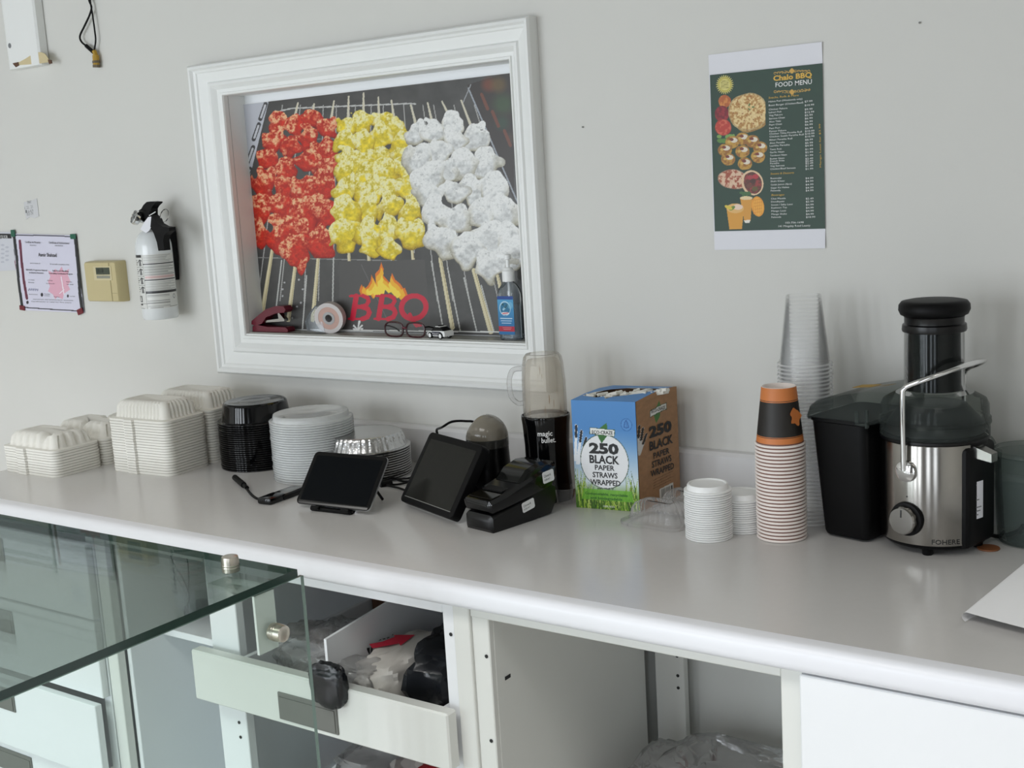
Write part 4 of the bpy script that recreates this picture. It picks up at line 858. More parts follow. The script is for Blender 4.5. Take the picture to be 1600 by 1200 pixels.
# ---- cable with plug and card reader
b = MB(); cz = .906
pts = [onz(*p, cz) for p in ((383, 760), (392, 772), (402, 779), (414, 779), (424, 777))]
b.tube(pts, .0028, 8, smooth=5); ub = thing('adapter_cable', 'black cable with a plug ending in a small black adapter beside the first tablet', 'cable', (0, 0, 0))
b.build('cord', BLKM, ub)
A, B = onz(367, 746, .908), onz(381, 758, .908)
b = MB(); b.tube([A, B], .0065, 10); b.tube([B, B+(B-A)*.35], .0045, 8); b.build('plug', BLKM, ub)
def blockon(name, pts, z0, z1, mtl, parent, bev=.002):
    """block standing over a quad of worktop points"""
    bm = bmesh.new(); lo = [bm.verts.new((*p[:2], z0)) for p in pts]; hi = [bm.verts.new((*p[:2], z1)) for p in pts]; k = len(pts)
    bm.faces.new(lo[::-1]); bm.faces.new(hi)
    for i in range(k): bm.faces.new((lo[i], lo[(i+1) % k], hi[(i+1) % k], hi[i]))
    bmesh.ops.recalc_face_normals(bm, faces=bm.faces)
    if bev: bmesh.ops.bevel(bm, geom=list(bm.edges), offset=bev, segments=2, profile=.5, affect='EDGES')
    return MB()._bm(bm, 0).build(name, mtl, parent)
def quad(c, ang, L, W):
    e = np.array([math.cos(ang), math.sin(ang)]); n = np.array([-e[1], e[0]]); c = np.array(c[:2])
    return [c-e*L/2-n*W/2, c+e*L/2-n*W/2, c+e*L/2+n*W/2, c-e*L/2+n*W/2]
A = onz(420, 786, .9); B = onz(462, 770, .9); an = math.atan2(B[1]-A[1], B[0]-A[0])
blockon('adapter', quad(A+(B-A)*.12, an, .05, .036), TZ, .914, BLKG, ub, .004)
cr = thing('card_reader', 'small black and steel card reader lying left of the first tablet', 'card reader', (0, 0, 0))
blockon('body', quad(A+(B-A)*.75, an, .075, .040), TZ, .911, BLK, cr, .003); blockon('steel_cover', quad(A+(B-A)*.72, an, .058, .032), .9112, .9125, STEEL, cr, .0005)
# ---- tablets
def tablet(t, BL, BR, zb, al, h, th, bez, scr, edge, body):
    a, c = onz(*BL, zb), onz(*BR, zb); e = (c-a); Lw = np.linalg.norm(e); e /= Lw; n = np.array([-e[1], e[0], 0]); u = np.array([0, 0, math.cos(al)])+math.sin(al)*n; nrm = np.cross(e, u)
    M = Matrix(((e[0], u[0], nrm[0], a[0]), (e[1], u[1], nrm[1], a[1]), (e[2], u[2], nrm[2], a[2]), (0, 0, 0, 1)))
    L = lambda i, z: [(x, y, z) for x, y in rrect(Lw-2*i, h-2*i, .010-i*.5, 5, Lw/2, h/2)]
    q = MB(); q.loft([L(.004, -th), L(.001, -th+.002), L(0, -th*.5), L(.0004, -.001)], cap0=True); q.build('back_shell', edge, t, M=M)
    q = MB(); q.loft([L(.0004, -.001), L(.001, 0), L(.0025, .0003)], cap1=True); q.build('bezel', body, t, M=M)
    q = MB(); q.add([(bez, bez, .0006), (Lw-bez, bez, .0006), (Lw-bez, h-bez, .0006), (bez, h-bez, .0006)], [(0, 1, 2, 3)]); q.build('screen', scr, t, M=M)
    return M, Lw
t1 = thing('tablet', 'silver backed tablet with dark screen propped on a small black stand', 'tablet', (0, 0, 0))
M1, L1 = tablet(t1, (461, 786), (576, 799), .910, math.radians(40), .118, .008, .0095, SCREEN, mat('silver_shell', (176, 178, 180), .3, metal=.6), BLKG)
sd_ = thing('tablet_stand', 'small black plastic stand holding the silver backed tablet', 'stand', (0, 0, 0))
q = MB(); q.box(.045, .145, -.004, .012, -.012, -.0085, b=.001, seg=1); q.box(.045, .145, -.011, -.0045, -.012, .004, b=.0015, seg=1); q.box(.05, .07, -.011, -.004, .004, .010, b=.001, seg=1); q.box(.125, .145, -.011, -.004, .004, .010, b=.001, seg=1); q.build('ledge', BLKM, sd_, M=M1)
a_ = M1 @ Vector((.095, .085, -.010)); c_ = M1 @ Vector((.095, .0, -.010))
q = MB()
for dx in (-.045, .045):
    h_ = M1 @ Vector((.095+dx, .078, -.0105)); f_ = Vector((h_.x+.04*(-.06), h_.y+.045, TZ+.003)); g_ = M1 @ Vector((.095+dx, -.004, -.0105))
    q.tube([g_, h_, f_], .003, 8)
q.build('rear_leg', BLKM, sd_)
t2 = thing('till_tablet', 'chunky black till tablet with dull screen leaning back near the grinder', 'tablet', (0, 0, 0))
M2, L2 = tablet(t2, (624, 782), (705, 812), .9125, math.radians(33), .150, .022, .014, SCREENB, BLKM, BLKM)
q = MB(); q.add([(.012, .012, .0009), (L2-.012, .012, .0009), (L2-.012, .0135, .0009), (.012, .0135, .0009)], [(0, 1, 2, 3)]); q.build('screen_edge', GREY, t2, M=M2)
q = MB(); q.prism([(.03, .0), (.03, .12), (.05, .12), (.05, .0)], .004, (0, 0, 0), (1, 0, 0), (0, 1, 0), (0, 0, -1)); 
hh = M2 @ Vector((L2/2, .10, -.022)); q = MB()
fo = Vector((hh.x+.025, hh.y+.055, TZ+.006)); q.tube([hh, fo], .008, 10); q.tube([fo-Vector((.04, -.012, 0)), fo+Vector((.04, -.012, 0))], .006, 8); q.build('rear_support', BLKM, t2)
# cables round the till tablet
q = MB(); tp_ = M2 @ Vector((.012, .148, -.012))
q.tube([tp_, tp_+Vector((-.006, .006, .010)), ony(690, 668, -.17), ony(706, 659, -.15), ony(727, 658, -.12), ony(745, 662, -.09), ony(770, 690, -.07)], .0026, 8, smooth=6)
tag(q.build('till_cable', BLKM), 'black cable arching from the till tablet to behind the grinder', 'cable')
q = MB(); zc = .9045
for L in (((605, 740), (622, 750), (640, 752), (655, 745)), ((603, 756), (620, 757), (645, 751), (660, 742)), ((604, 758), (625, 763), (640, 770), (648, 776)), ((600, 755), (615, 749), (640, 747), (656, 738))):
    q.tube([onz(*p, zc) for p in L], .0024, 7, smooth=5)
pcb = thing('coiled_cables', 'loose black cables lying between foil pans and till tablet', 'cable', (0, 0, 0)); q.build('cord', BLKM, pcb)
q = MB(); A, B = onz(594, 757, .906), onz(612, 754, .906); q.tube([A, B], .007, 10); q.build('plug', BLKM, pcb)
q = MB(); A = onz(648, 718, .9); q.box(A[0]-.02, A[0]+.03, A[1]+.02, A[1]+.075, TZ, .925, b=.004); tag(q.build('power_adapter', WPL), 'white power adapter behind the till tablet by the foil pans', 'adapter')
# ---- coffee grinder
pg = onz(765, 772, .9); gr_ = thing('coffee_grinder', 'small black coffee grinder with smoked grey slanted dome lid', 'grinder', (pg[0], pg[1]+.004, TZ), -.35)
q = MB(); q.lathe([(0, 0), (.046, 0), (.048, .003), (.047, .02), (.044, .06), (.0425, .092), (.0425, .100), (0, .100)], 48); q.build('motor_base', BLK, gr_)
q = MB(); q.lathe([(.0430, .100), (.0430, .116), (.042, .117)], 48); q.build('clear_collar', mat('dark_collar', (58, 58, 56), .12, var=.03), gr_)
def dome(d):
    z = d.z
    if z > 0 and d.x < -.1: z *= 1-.45*min(1, (-d.x-.1)/.9)
    return Vector((d.x, d.y, max(z, 0)))
q = MB(); q.ball((0, 0, .117), (.0428, .0428, .046), 40, 24, f=dome); q.build('dome_lid', DOMEG, gr_)
q = MB(); q.tube([(.04, .02, .03), (.075, .035, .02), (.095, .02, .006), (.12, .03, .005)], .003, 8, smooth=5); q.build('power_cord', BLKM, gr_)
# ---- payment terminals
def hull(name, secs, mtl, parent, M=None, sharp=.5):
    q = MB(); q.loft(secs, cap0=True, cap1=True); return q.build(name, mtl, parent, sharp=sharp, M=M)
A, B, Cc = onz(725, 826, .9), onz(772, 834, .9), onz(865, 803, .9)
ld = (Cc-B); ll = np.linalg.norm(ld[:2]); an = math.atan2(ld[1], ld[0])
Mt = Matrix.Translation(Vector((B[0], B[1], TZ)))@Matrix.Rotation(an, 4, 'Z')           # x along the unit, y to the left
lo_ = thing('card_terminal_cradle', 'black plastic terminal cradle lying on the worktop, white sticker on its side', 'terminal', (0, 0, 0))
def sec(x, y0, y1, z0, z1, c=.006): return [(x, y0+c*.3, z0), (x, y0, z0+c), (x, y0, z1-c), (x, y0+c, z1), (x, y1-c, z1), (x, y1, z1-c), (x, y1, z0+c), (x, y1-c*.3, z0)]
hull('body', [sec(-.004, .006, .066, .006, .026), sec(.0, .0, .072, .0, .032), sec(.03, .0, .074, .0, .036), sec(.10, .0, .076, .0, .052), sec(.150, .0, .076, .003, .064), sec(.166, .003, .073, .020, .056)], BLK, lo_, Mt)
up_ = thing('card_terminal', 'black glossy card terminal tilted on top of its cradle, white sticker at the end', 'terminal', (0, 0, 0))
Mu = Mt@Matrix.Translation(Vector((.002, -.002, .037)))@Matrix.Rotation(-math.radians(6.5), 4, 'Y')
hull('body', [sec(-.006, .008, .068, .004, .016), sec(-.002, .001, .075, .0, .022), sec(.03, -.001, .077, .0, .024), sec(.10, -.001, .077, .0, .034), sec(.150, -.001, .077, .002, .042), sec(.172, .006, .07, .012, .040)], BLKG, up_, Mu)
hull('paper_cover', [sec(.075, .004, .072, .024, .032), sec(.098, .004, .072, .026, .048), sec(.130, .004, .072, .028, .053), sec(.158, .006, .070, .030, .048), sec(.176, .010, .066, .032, .040)], mat('smoked_cover', (20, 21, 20), .12, spec=.35, var=.05), up_, Mu)
q = MB(); q.box(.004, .078, .008, .068, .0226, .0246, b=.0006, seg=1); q.build('screen', mat('brown_screen', (20, 18, 13), .14, spec=.3), up_, M=Mu)
q = MB(); q.box(.035, .075, .012, .064, .0245, .0275, b=.001, seg=1); q.build('card_slot', BLKM, up_, M=Mu)
def sticker(parent, M, P0, U, V):
    q = MB(); P0, U, V = Vector(P0), Vector(U), Vector(V); N = U.cross(V).normalized()
    q.add([tuple(P0+U*a+V*c+N*.0006) for a, c in ((.08, 0), (.92, 0), (1, .12), (1, .88), (.92, 1), (.08, 1), (0, .88), (0, .12))], [tuple(range(8))]); o = q.build('sticker', WPL, parent, M=M)
    q = MB(); f = lambda a, c: tuple(P0+U.normalized()*a+V.normalized()*c+N*.0009); l = U.length; hgt = V.length
    text(q, 'Clover6', f, l*.12, hgt*.52, hgt*.22, l*.6); text(q, '0120-417', f, l*.12, hgt*.22, hgt*.15, l*.5); q.build('print', INK, o, M=M, smooth=False)
sticker(lo_, Mt, (.074, -.0006, .020), (.032, 0, .005), (-.003, 0, .019))
sticker(up_, Mu, (.1735, .016, .014), (-.0, .030, 0), (-.002, 0, .024)) if 0 else sticker(up_, Mu, (.128, -.0016, .012), (.030, .0, -.001), (.001, .001, .022))
# clear little cup behind the terminals
q = MB(); A = onz(879, 792, .9); q.lathe([(0, .001), (.020, .001), (.0235, .030), (.0250, .031)], 28); o = q.build('clear_portion_cup', CLEARH); o.location = (A[0]-.012, A[1]+.03, TZ); tag(o, 'small clear plastic portion cup behind the card terminals', 'cup')
# ---- blender with its mug upside down on top
pm = onz(856, 779, .9); bl = thing('cup_blender', 'black cup blender with stained clear mug upside down on top beside straw box', 'blender', (pm[0], pm[1]+.008, TZ), math.radians(33))
q = MB(); q.lathe([(0, 0), (.046, 0), (.0475, .004), (.0465, .02), (.0435, .06), (.0440, .110), (.0465, .150), (.0480, .162), (.0478, .168), (.0455, .169), (.0445, .165), (0, .165)], 56); q.build('motor_base', BLKG, bl, sharp=.4)
q = MB(); q.lathe([(.0430, .166), (.0432, .185), (.0425, .235), (.0400, .268), (.0375, .281), (.0325, .288), (.029, .2885), (.027, .287), (0, .287)], 48); q.build('mug', CUPC, bl, sharp=.25)
q = MB(); q.lathe([(.0385, .169), (.0380, .20), (.0375, .235), (.035, .262), (.030, .276), (0, .278)], 40); q.build('milky_inside', clear('dirty_film', (.97, .96, .93), .20, (214, 207, 197), rough=.3, fmul=.3), bl)
q = MB()
for a_, z_, r_ in ((-1.35, .205, .013), (-1.15, .195, .008), (-1.55, .183, .010), (-.95, .215, .006), (-1.7, .262, .008), (-1.62, .250, .006), (-1.8, .25, .004), (-.8, .185, .009), (-2.3, .18, .008)):
    n_ = 10; P = [((.0439-.00008*(z_-.166)*100)*math.cos(a_+r_*1.3*math.cos(t)*20*.045*(1+.4*math.sin(3*t+z_*99))), (.0439-.008*(z_-.166)*.1)*math.sin(a_+r_*1.3*math.cos(t)*20*.045*(1+.4*math.sin(3*t+z_*99))), z_+r_*math.sin(t)*(1+.4*math.cos(2*t+a_*9))) for t in np.linspace(0, 2*PI, n_, endpoint=False)]
    q.add(P, [tuple(range(n_))])
o = q.build('food_stains', clear('sauce_stain', (.8, .66, .44), .55, (150, 104, 52)), bl); o['kind'] = 'stuff'
q = MB(); q.tube([(-.041, -.010, .262), (-.058, -.014, .260), (-.066, -.016, .240), (-.064, -.0155, .210), (-.052, -.0125, .195), (-.042, -.010, .194)], .005, 10, smooth=5); q.build('mug_handle', clear('handle_plastic', (.96, .96, .96), .22, (225, 225, 224), rough=.06, blend=.2, fmul=.7), bl)
q = MB(); cyl = lambda r: (lambda a, c: (r*math.sin(a/r), -r*math.cos(a/r), c))
f = lambda a, c: (.0462*math.sin(a/.0462-.05), -.0462*math.cos(a/.0462-.05), .120+c)
text(q, 'magic', lambda a, c: f(-.0145+a, .014+c), 0, 0, .0098, .029, bold=.015); text(q, 'bullet.', lambda a, c: f(-.0075+a, .0008+c), 0, 0, .0098, .028, bold=.015); q.build('lettering', INKW, bl, smooth=False)
# ---- box of paper straws
Mx_, My_ = onz(1000, 800, .9)[:2]; wang = math.radians(8); bx = thing('straw_box', 'tall blue and brown carton of wrapped black paper straws, torn open on top', 'box', (Mx_, My_, TZ), wang)
BW, BH = .129, .2085; sx, sy = .033, .131                     # width, height; depth direction of the skewed box
zt = lambda u, v: BH+.010*math.sin(PI*u)*0+(.006*math.sin(PI*v))
q = MB(); q.add([(-BW, 0, 0), (0, 0, 0), (sx, sy, 0), (sx-BW, sy, 0), (-BW, 0, BH), (0, 0, BH), (sx, sy, BH), (sx-BW, sy, BH)], [(0, 1, 2, 3), (2, 6, 7, 3), (3, 7, 4, 0)]); q.build('carton', KRAFT, bx, smooth=False)
def paint_front(u, v, P):
    x = u*430; y = (1-v)*720; k = Ink(x, y, (78, 138, 200))
    s_ = np.clip((y-190)/330, 0, 1)*np.clip(1.15-.35*np.abs(x-215)/215*np.clip(1-(y-250)/200, 0, 1), 0, 1)
    k.c = k.c*(1-s_[:, None])+np.array((206, 220, 226))*s_[:, None]
    g = np.clip((y-540)/110, 0, 1); nz = fbm(x*.035, y*.01); k.c = k.c*(1-g[:, None])+(np.array((96, 132, 44))*(.7+.7*nz[:, None]))*g[:, None]
    rr = random.Random(3)
    for i in range(170):
        x0 = rr.uniform(-10, 440); d = rr.uniform(-55, 55); h0 = rr.uniform(60, 230)*(1.2 if (x0 < 110 or x0 > 320) else .62); y0 = rr.uniform(700, 735)
        c = rr.choice([(122, 164, 46), (160, 190, 70), (86, 130, 36), (70, 110, 34), (190, 206, 110), (52, 84, 30)]); k.line((x0, y0), (x0+d*.4, y0-h0*.55), rr.uniform(5, 9), c, 5); k.line((x0+d*.4, y0-h0*.55), (x0+d, y0-h0), 5, c, 1)
    for x0, y0, x1, y1 in ((10, 400, 28, 170), (22, 420, 62, 205), (30, 420, 92, 250)): k.line((x0, y0), (x1, y1), 19, (226, 230, 234)); k.line((x1-(x1-x0)*.32, y1-(y1-y0)*.32), (x1, y1), 16, (26, 28, 32))
    k.ell(208, 400, 164, 182, (58, 84, 62)); k.ell(208, 400, 159, 177, (232, 234, 236))
    k.poly([(60, 588), (380, 588), (395, 660), (40, 660)], (108, 178, 52), .8)
    k.poly([(165, 195), (235, 142), (240, 190), (228, 236), (180, 252), (168, 222)], (58, 116, 52)); k.poly([(170, 228), (235, 228), (195, 280)], (50, 106, 46))
    k.poly([(118, 176), (288, 186), (286, 232), (116, 222)], (40, 76, 44)); k.poly([(122, 180), (284, 190), (282, 228), (120, 218)], (236, 238, 234))
    k.ell(366, 150, 38, 42, (50, 104, 172)); k.ell(366, 150, 33, 37, (86, 146, 206)); k.path([(350, 165), (356, 135), (366, 120), (374, 140), (380, 165), (366, 172), (350, 165)], 7, (48, 98, 166)); k.path([(366, 172), (366, 140)], 5, (48, 98, 166))
    return k.c
sheet('front_print', (-BW, -.0008, 0), (BW, 0, 0), (0, 0, BH), 130, 210, paint_front, bx, PRINT)
def paint_side(u, v, P):
    x = u*270; y = (1-v)*690; k = Ink(x, y, (164, 122, 84)); k.c *= (.93+.14*fbm(x*.06, y*.06))[:, None]
    for x0, y0, x1, y1 in ((-2, 300, 16, 160), (8, 320, 38, 185), (10, 330, 58, 230)): k.line((x0, y0), (x1, y1), 17, (214, 212, 208)); k.line((x1-(x1-x0)*.45, y1-(y1-y0)*.45), (x1, y1), 15, (30, 26, 24))
    k.poly([(110, 130), (150, 60), (160, 100), (150, 160), (125, 190)], (70, 122, 56)); k.poly([(85, 98), (200, 86), (200, 128), (85, 140)], (44, 74, 40)); k.poly([(89, 102), (196, 90), (196, 124), (89, 136)], (232, 230, 224))
    for q_ in range(4): k.line((90, 530+q_*17), (225-(q_ % 2)*20, 520+q_*17), 4, (124, 88, 58))
    k.poly([(130, 600), (222, 590), (222, 690), (130, 700)], (222, 218, 210))
    for q_ in range(15): k.line((138+q_*5.6, 606), (138+q_*5.6, 676), (1.6, 3.2, 2.2)[q_ % 3], (40, 34, 30))
    return k.c
def sidef(u, v):                                         # side leans with the bulging lid
    return np.stack([sx*u+.0008, sy*u, (BH+.013*np.sin(PI*.62*u)*1.0-.006*u)*v], -1)
sheet('side_print', (0, 0, 0), (1, 0, 0), (0, 0, 1), 90, 200, paint_side, bx, PRINT, sidef)
q = MB(); qs = MB(); FF = lambda x, y: (lambda a, c: (-BW+x/430*BW+a, -.0013, (1-y/720)*BH+c))
for s_, x, y, h_, w_, bo in (('250', 208, 345, 62, 200, .05), ('BLACK', 208, 412, 50, 200, .03), ('PAPER', 208, 457, 32, 132, .02), ('STRAWS', 208, 507, 34, 168, .02), ('WRAPPED', 208, 557, 34, 204, .02), ('6mm x 197mm – 8"', 208, 586, 12, 112, .01)):
    text(q, s_, FF(x, y), 0, 0, h_*BW/430, w_*BW/430, bo, 'c')
text(q, 'ECO-CRAZE', FF(203, 218), 0, 0, 22*BW/430, 140*BW/430, .012, 'c'); q.build('lettering', INK, bx, smooth=False)
q = MB(); text(q, 'Compostable, recyclable', FF(210, 626), 0, 0, 17*BW/430, 290*BW/430, .008, 'c'); text(q, 'and biodegradable', FF(210, 654), 0, 0, 17*BW/430, 216*BW/430, .008, 'c'); q.build('green_lettering', INKGN, bx, smooth=False)
q = MB(); text(q, '100% ECO', FF(225, 704), 0, 0, 11*BW/430, 76*BW/430, .01, 'c'); q.build('white_lettering', INKW, bx, smooth=False)
dl = math.hypot(sx, sy)
FS = lambda x, y: (lambda a, c: (sx*(x/270+a/dl)+.0018, sy*(x/270+a/dl)-.0006, ((1-y/690)+c/BH)*BH*1.04))
q = MB()
for s_, x, y, h_, w_, bo in (('250', 150, 265, 62, 150, .05), ('BLACK', 152, 343, 52, 156, .03), ('PAPER', 150, 400, 36, 106, .02), ('STRAWS', 150, 452, 38, 130, .02), ('WRAPPED', 152, 505, 38, 156, .02), ('ECO-CRAZE', 142, 121, 20, 92, .01)):
    text(q, s_, FS(x, y), 0, 0, h_*BH/690, w_*dl/270, bo, 'c')
q.build('side_lettering', INK, bx, smooth=False)
# domed lid panel with the torn hole, straws showing
hole = [(-.115, .022), (-.085, .012), (-.070, .020), (-.062, .006), (-.052, .020), (-.03, .03), (-.004, .048), (.020, .085), (-.005, .088), (-.045, .084), (-.075, .068), (-.10, .045)]
bm = bmesh.new(); topz = lambda x, y: BH+.012*math.sin(PI*.62*min(1, max(0, y/sy)))-.006*y/sy
ou = [(-BW, 0), (-BW*.5, 0), (0, 0), (sx*.33, sy*.33), (sx*.66, sy*.66), (sx, sy), (sx-BW*.5, sy), (sx-BW, sy), (sx*.66-BW, sy*.66), (sx*.33-BW, sy*.33)]
vo = [bm.verts.new((x, y, topz(x, y))) for x, y in ou]; vh = [bm.verts.new((x, y, topz(x, y)+.002)) for x, y in hole]
ed = [bm.edges.new((L[i], L[(i+1) % len(L)])) for L in (vo, vh) for i in range(len(L))]
bmesh.ops.triangle_fill(bm, edges=ed, use_beauty=True); MB()._bm(bm, 0).build('lid_panel', mat('blue_card', (84, 138, 196), .5), bx, sharp=1.0)
q = MB(); rr = random.Random(5)
for i in range(46):
    t = rr.random(); x = -.11+.125*t+rr.uniform(-.006, .006); y = .020+.062*t*rr.uniform(.5, 1.1)+rr.uniform(-.004, .014); z = topz(x, y)-.004+rr.uniform(-.002, .005)
    a_ = rr.uniform(-.6, 1.2); l_ = rr.uniform(.012, .022); q.tube([(x, y, z), (x+l_*math.cos(a_), y+l_*math.sin(a_), z+rr.uniform(-.004, .005))], .0034, 6)
o = q.build('wrapped_straws', mat('straw_wrap', (226, 224, 216), .6, var=.06), bx); o['kind'] = 'stuff'
q = MB(); q.add([(x, y, topz(x, y)-.009) for x, y in hole], [tuple(range(len(hole)))]); q.build('straw_bed', mat('straw_shadow', (170, 164, 154), .7), bx)
# ---- hinged clear box lying by the straw box
hb = thing('clear_hinged_box', 'empty clear plastic hinged box lying open in front of the straw box', 'container', (-1.035, -.225, TZ), -.12)
for nm_, dy, hh in (('lid_half', 0, .040), ('base_half', .098, .036)):
    b = clam_half('fine', .128, .092, hh); o = b.build(nm_, CLEARH, hb, sharp=.8); o.location = (0, dy, 0)
# ---- stacks of white lids
def lid_prof(r, top=True): return [(r, 0), (r+.001, .001), (r+.001, .0026), (r-.0005, .0034), (r-.004, .0036), (r-.0045, .010), (r-.006, .0125), (r-.0085, .0125), (r-.010, .0105), (r*.35, .0095), (0, .0095)]
pl = onz(1108, 838, .9)
bowl('cup_lid', '{} white cup lid in the taller lid stack beside the paper cups', 'lid', 'taller stack of white cup lids', (pl[0], pl[1], TZ), WPL, lid_prof(.0395), 22, .0039, 48)
pl = onz(1161, 826, .9)
bowl('cup_lid', '{} white cup lid in the shorter stack half behind the paper cups', 'lid', 'shorter stack of white cup lids', (pl[0]+.0, pl[1]+.0, TZ), WPL, lid_prof(.0375), 15, .0039, 48)
# ---- paper cups, upside down
pp = onz(1222, 838, .9); pcn = 27
pc = thing('paper_cup', '{}', 'cup', (pp[0], pp[1], TZ), 0, 'tall stack of paper cups')
RC = .0405
q = MB(); q.lathe([(RC-.001, .0004), (RC+.0006, .0004), (RC+.0016, .0016), (RC+.0016, .0030), (RC+.0004, .0042), (RC-.0012, .0042)], 48); q.build('rolled_rim', CUPW, pc, sharp=.9)
rz_ = lambda z: RC-.0012-(RC-.0012-.0285)*(z-.004)/.095
q = MB(); q.lathe([(rz_(.0042), .0042), (rz_(.0066), .0066)], 48, mi=1); q.lathe([(rz_(.0066), .0066), (rz_(.016), .016)], 48, mi=2); q.lathe([(rz_(.016), .016), (rz_(.017), .017)], 48, mi=3); q.lathe([(rz_(.017), .017), (rz_(.018), .018)], 48, mi=2); q.lathe([(rz_(.018), .018), (rz_(.075), .075)], 48, mi=3); q.lathe([(rz_(.075), .075), (rz_(.0765), .0765)], 48, mi=2); q.lathe([(rz_(.0765), .0765), (rz_(.0775), .0775)], 48, mi=3); q.lathe([(rz_(.0775), .0775), (.0287, .0985)], 48, mi=2); q.lathe([(.0287, .0985), (.0272, .0990), (.0262, .0975), (.0258, .090), (0, .090)], 48, mi=0)
q.build('printed_wall', [CUPW, CUPB, ORANGE, DKPAPER], pc, sharp=.7)
stack(pc, pcn, .0062, '{} orange and charcoal paper cup in the upside down stack', .0002)
topc = [o for o in COL.objects if o.get('label', '').startswith('topmost orange')][0]
q = MB(); q.prism([(.012*math.cos(t)*(1+.25*math.cos(5*t)), .014*math.sin(t)*(1+.2*math.sin(4*t))) for t in np.linspace(0, 2*PI, 26)][:-1], .0003, (0, 0, 0)); 
M_ = Matrix.Rotation(math.radians(72), 4, 'Z')@Matrix.Translation((0, -.0346, .050))@Matrix.Rotation(-.135, 4, 'X'); q.build('orange_emblem', ORANGE, topc, M=M_)
# ---- clear plastic cups
pk_ = onz(1262, 811, .9)
o = thing('clear_cup', '{}', 'cup', (pk_[0], pk_[1], TZ), 0, 'tall stack of clear plastic cups')
b = MB(); b.lathe([(.0448, .0032), (.0440, .008), (.0425, .0084), (.030, .1185), (.0288, .1205), (.0265, .1205), (.026, .1165), (0, .1165)], 40); b.build('cup_wall', CLEAR, o, sharp=.6)
b = MB(); b.lathe([(.0448, .0008), (.0470, .0002), (.0478, .0014), (.0470, .0030), (.0448, .0032)], 40); b.build('rim', CLEARR, o, sharp=.9)
stack(o, 42, .0068, '{} clear plastic cup in the tall upside down stack')
# ---- juicer
jc = (-.569, -.153); ja = math.radians(-13)
ju = thing('juicer', 'steel and black centrifugal juicer with chrome locking arm and pulp bin', 'juicer', (jc[0], jc[1], TZ), ja)
arc = lambda r, z0, z1, a0, a1, mb, n=40, mi=0: mb.lathe([(r, z0), (r, z1)], n, a0=math.radians(a0), a1=math.radians(a1), mi=mi)
q = MB(); q.lathe([(0, .010), (.074, .010), (.079, .013), (.0815, .019), (.0815, .176), (.080, .180), (0, .180)], 64); q.box(.03, .082, -.045, .045, .012, .176, b=.010, seg=3); q.build('body', BLKM, ju, sharp=.4)
q = MB(); q.lathe([(.0810, .0185), (.0838, .0190), (.0842, .020), (.0842, .1775), (.0838, .1785), (.0810, .1788)], 56, a0=math.radians(-172), a1=math.radians(-22)); q.build('steel_front', STEELB, ju, sharp=.4)
q = MB(); q.lathe([(.0830, .179), (.0845, .180), (.0845, .184), (.0825, .185)], 64); q.build('black_collar', BLK, ju)
q = MB(); q.lathe([(.0835, .1845), (.0845, .1855), (.0845, .202), (.0865, .2035), (.0865, .2055), (.0835, .2065), (.0835, .209), (.0860, .2095), (.0860, .211), (.0835, .212), (.0828, .232), (.0790, .240), (.062, .250), (.049, .254)], 64); q.build('bowl_cover', DARKC, ju, sharp=.35)
q = MB(); q.lathe([(.075, .186), (.078, .19), (.074, .205), (.06, .22), (.05, .232), (0, .233)], 48); q.build('filter_basket', mat('dark_basket', (44, 46, 46), .25, metal=.7), ju)
q = MB(); q.lathe([(.060, .2515), (.050, .256), (.0462, .266), (.0455, .352), (.0470, .353)], 48); q.build('feed_chute', CHUTE, ju, sharp=.4)
q = MB(); q.lathe([(.0, .256), (.0447, .256), (.0447, .350), (.0440, .351)], 48); q.build('pusher_tube', mat('dark_steel_tube', (52, 52, 53), .14, metal=1), ju)
q = MB(); q.lathe([(.0425, .348), (.0485, .349), (.0495, .352), (.0485, .360), (.0455, .362), (.0455, .371), (.0465, .373), (.0, .373)], 48); q.build('pusher_collar', BLK, ju, sharp=.5)
q = MB(); q.lathe([(0, .3725), (.044, .3725), (.0515, .376), (.0545, .383), (.0540, .391), (.0500, .3965), (.040, .3985), (0, .3988)], 56); q.build('pusher_cap', BLKM, ju, sharp=.9)
# pulp bin on the left with smoked cover
def jsec(x, y0, y1, z0, z1, r=.008):
    L = rrect(y1-y0, z1-z0, min(r, (z1-z0)/2.2), 4, (y0+y1)/2, (z0+z1)/2); return [(x, y, z) for y, z in L]
q = MB(); q.loft([at(rrect(.082, .135, .012, 5, -.122, -.002), .004), at(rrect(.086, .140, .012, 5, -.122, -.002), .010), at(rrect(.104, .152, .014, 5, -.131, -.002), .197), at(rrect(.108, .156, .015, 5, -.132, -.002), .199), at(rrect(.108, .156, .015, 5, -.132, -.002), .204)], cap0=True, cap1=True); q.build('pulp_bin', BLKM, ju, sharp=.5)
q = MB(); ys = (-.079, .074)
q.loft([jsec(-.187, -.074, .070, .199, .204), jsec(-.1865, *ys, .199, .212), jsec(-.182, *ys, .199, .224), jsec(-.170, *ys, .199, .233), jsec(-.150, *ys, .199, .239), jsec(-.120, *ys, .199, .246), jsec(-.092, *ys, .199, .252), jsec(-.075, *ys, .199, .255), jsec(-.05, -.060, .058, .205, .252)], cap0=True, cap1=True); q.build('bin_cover', DARKC, ju, sharp=.5)
q = MB(); q.prism([(-.15, .0), (-.10, .02), (-.095, .045), (-.15, .03)], .0008, (0, .0, .2545), (1, 0, .075), (0, 1, 0), (0, 0, 1)); o = q.build('warning_label', [YEL], ju)
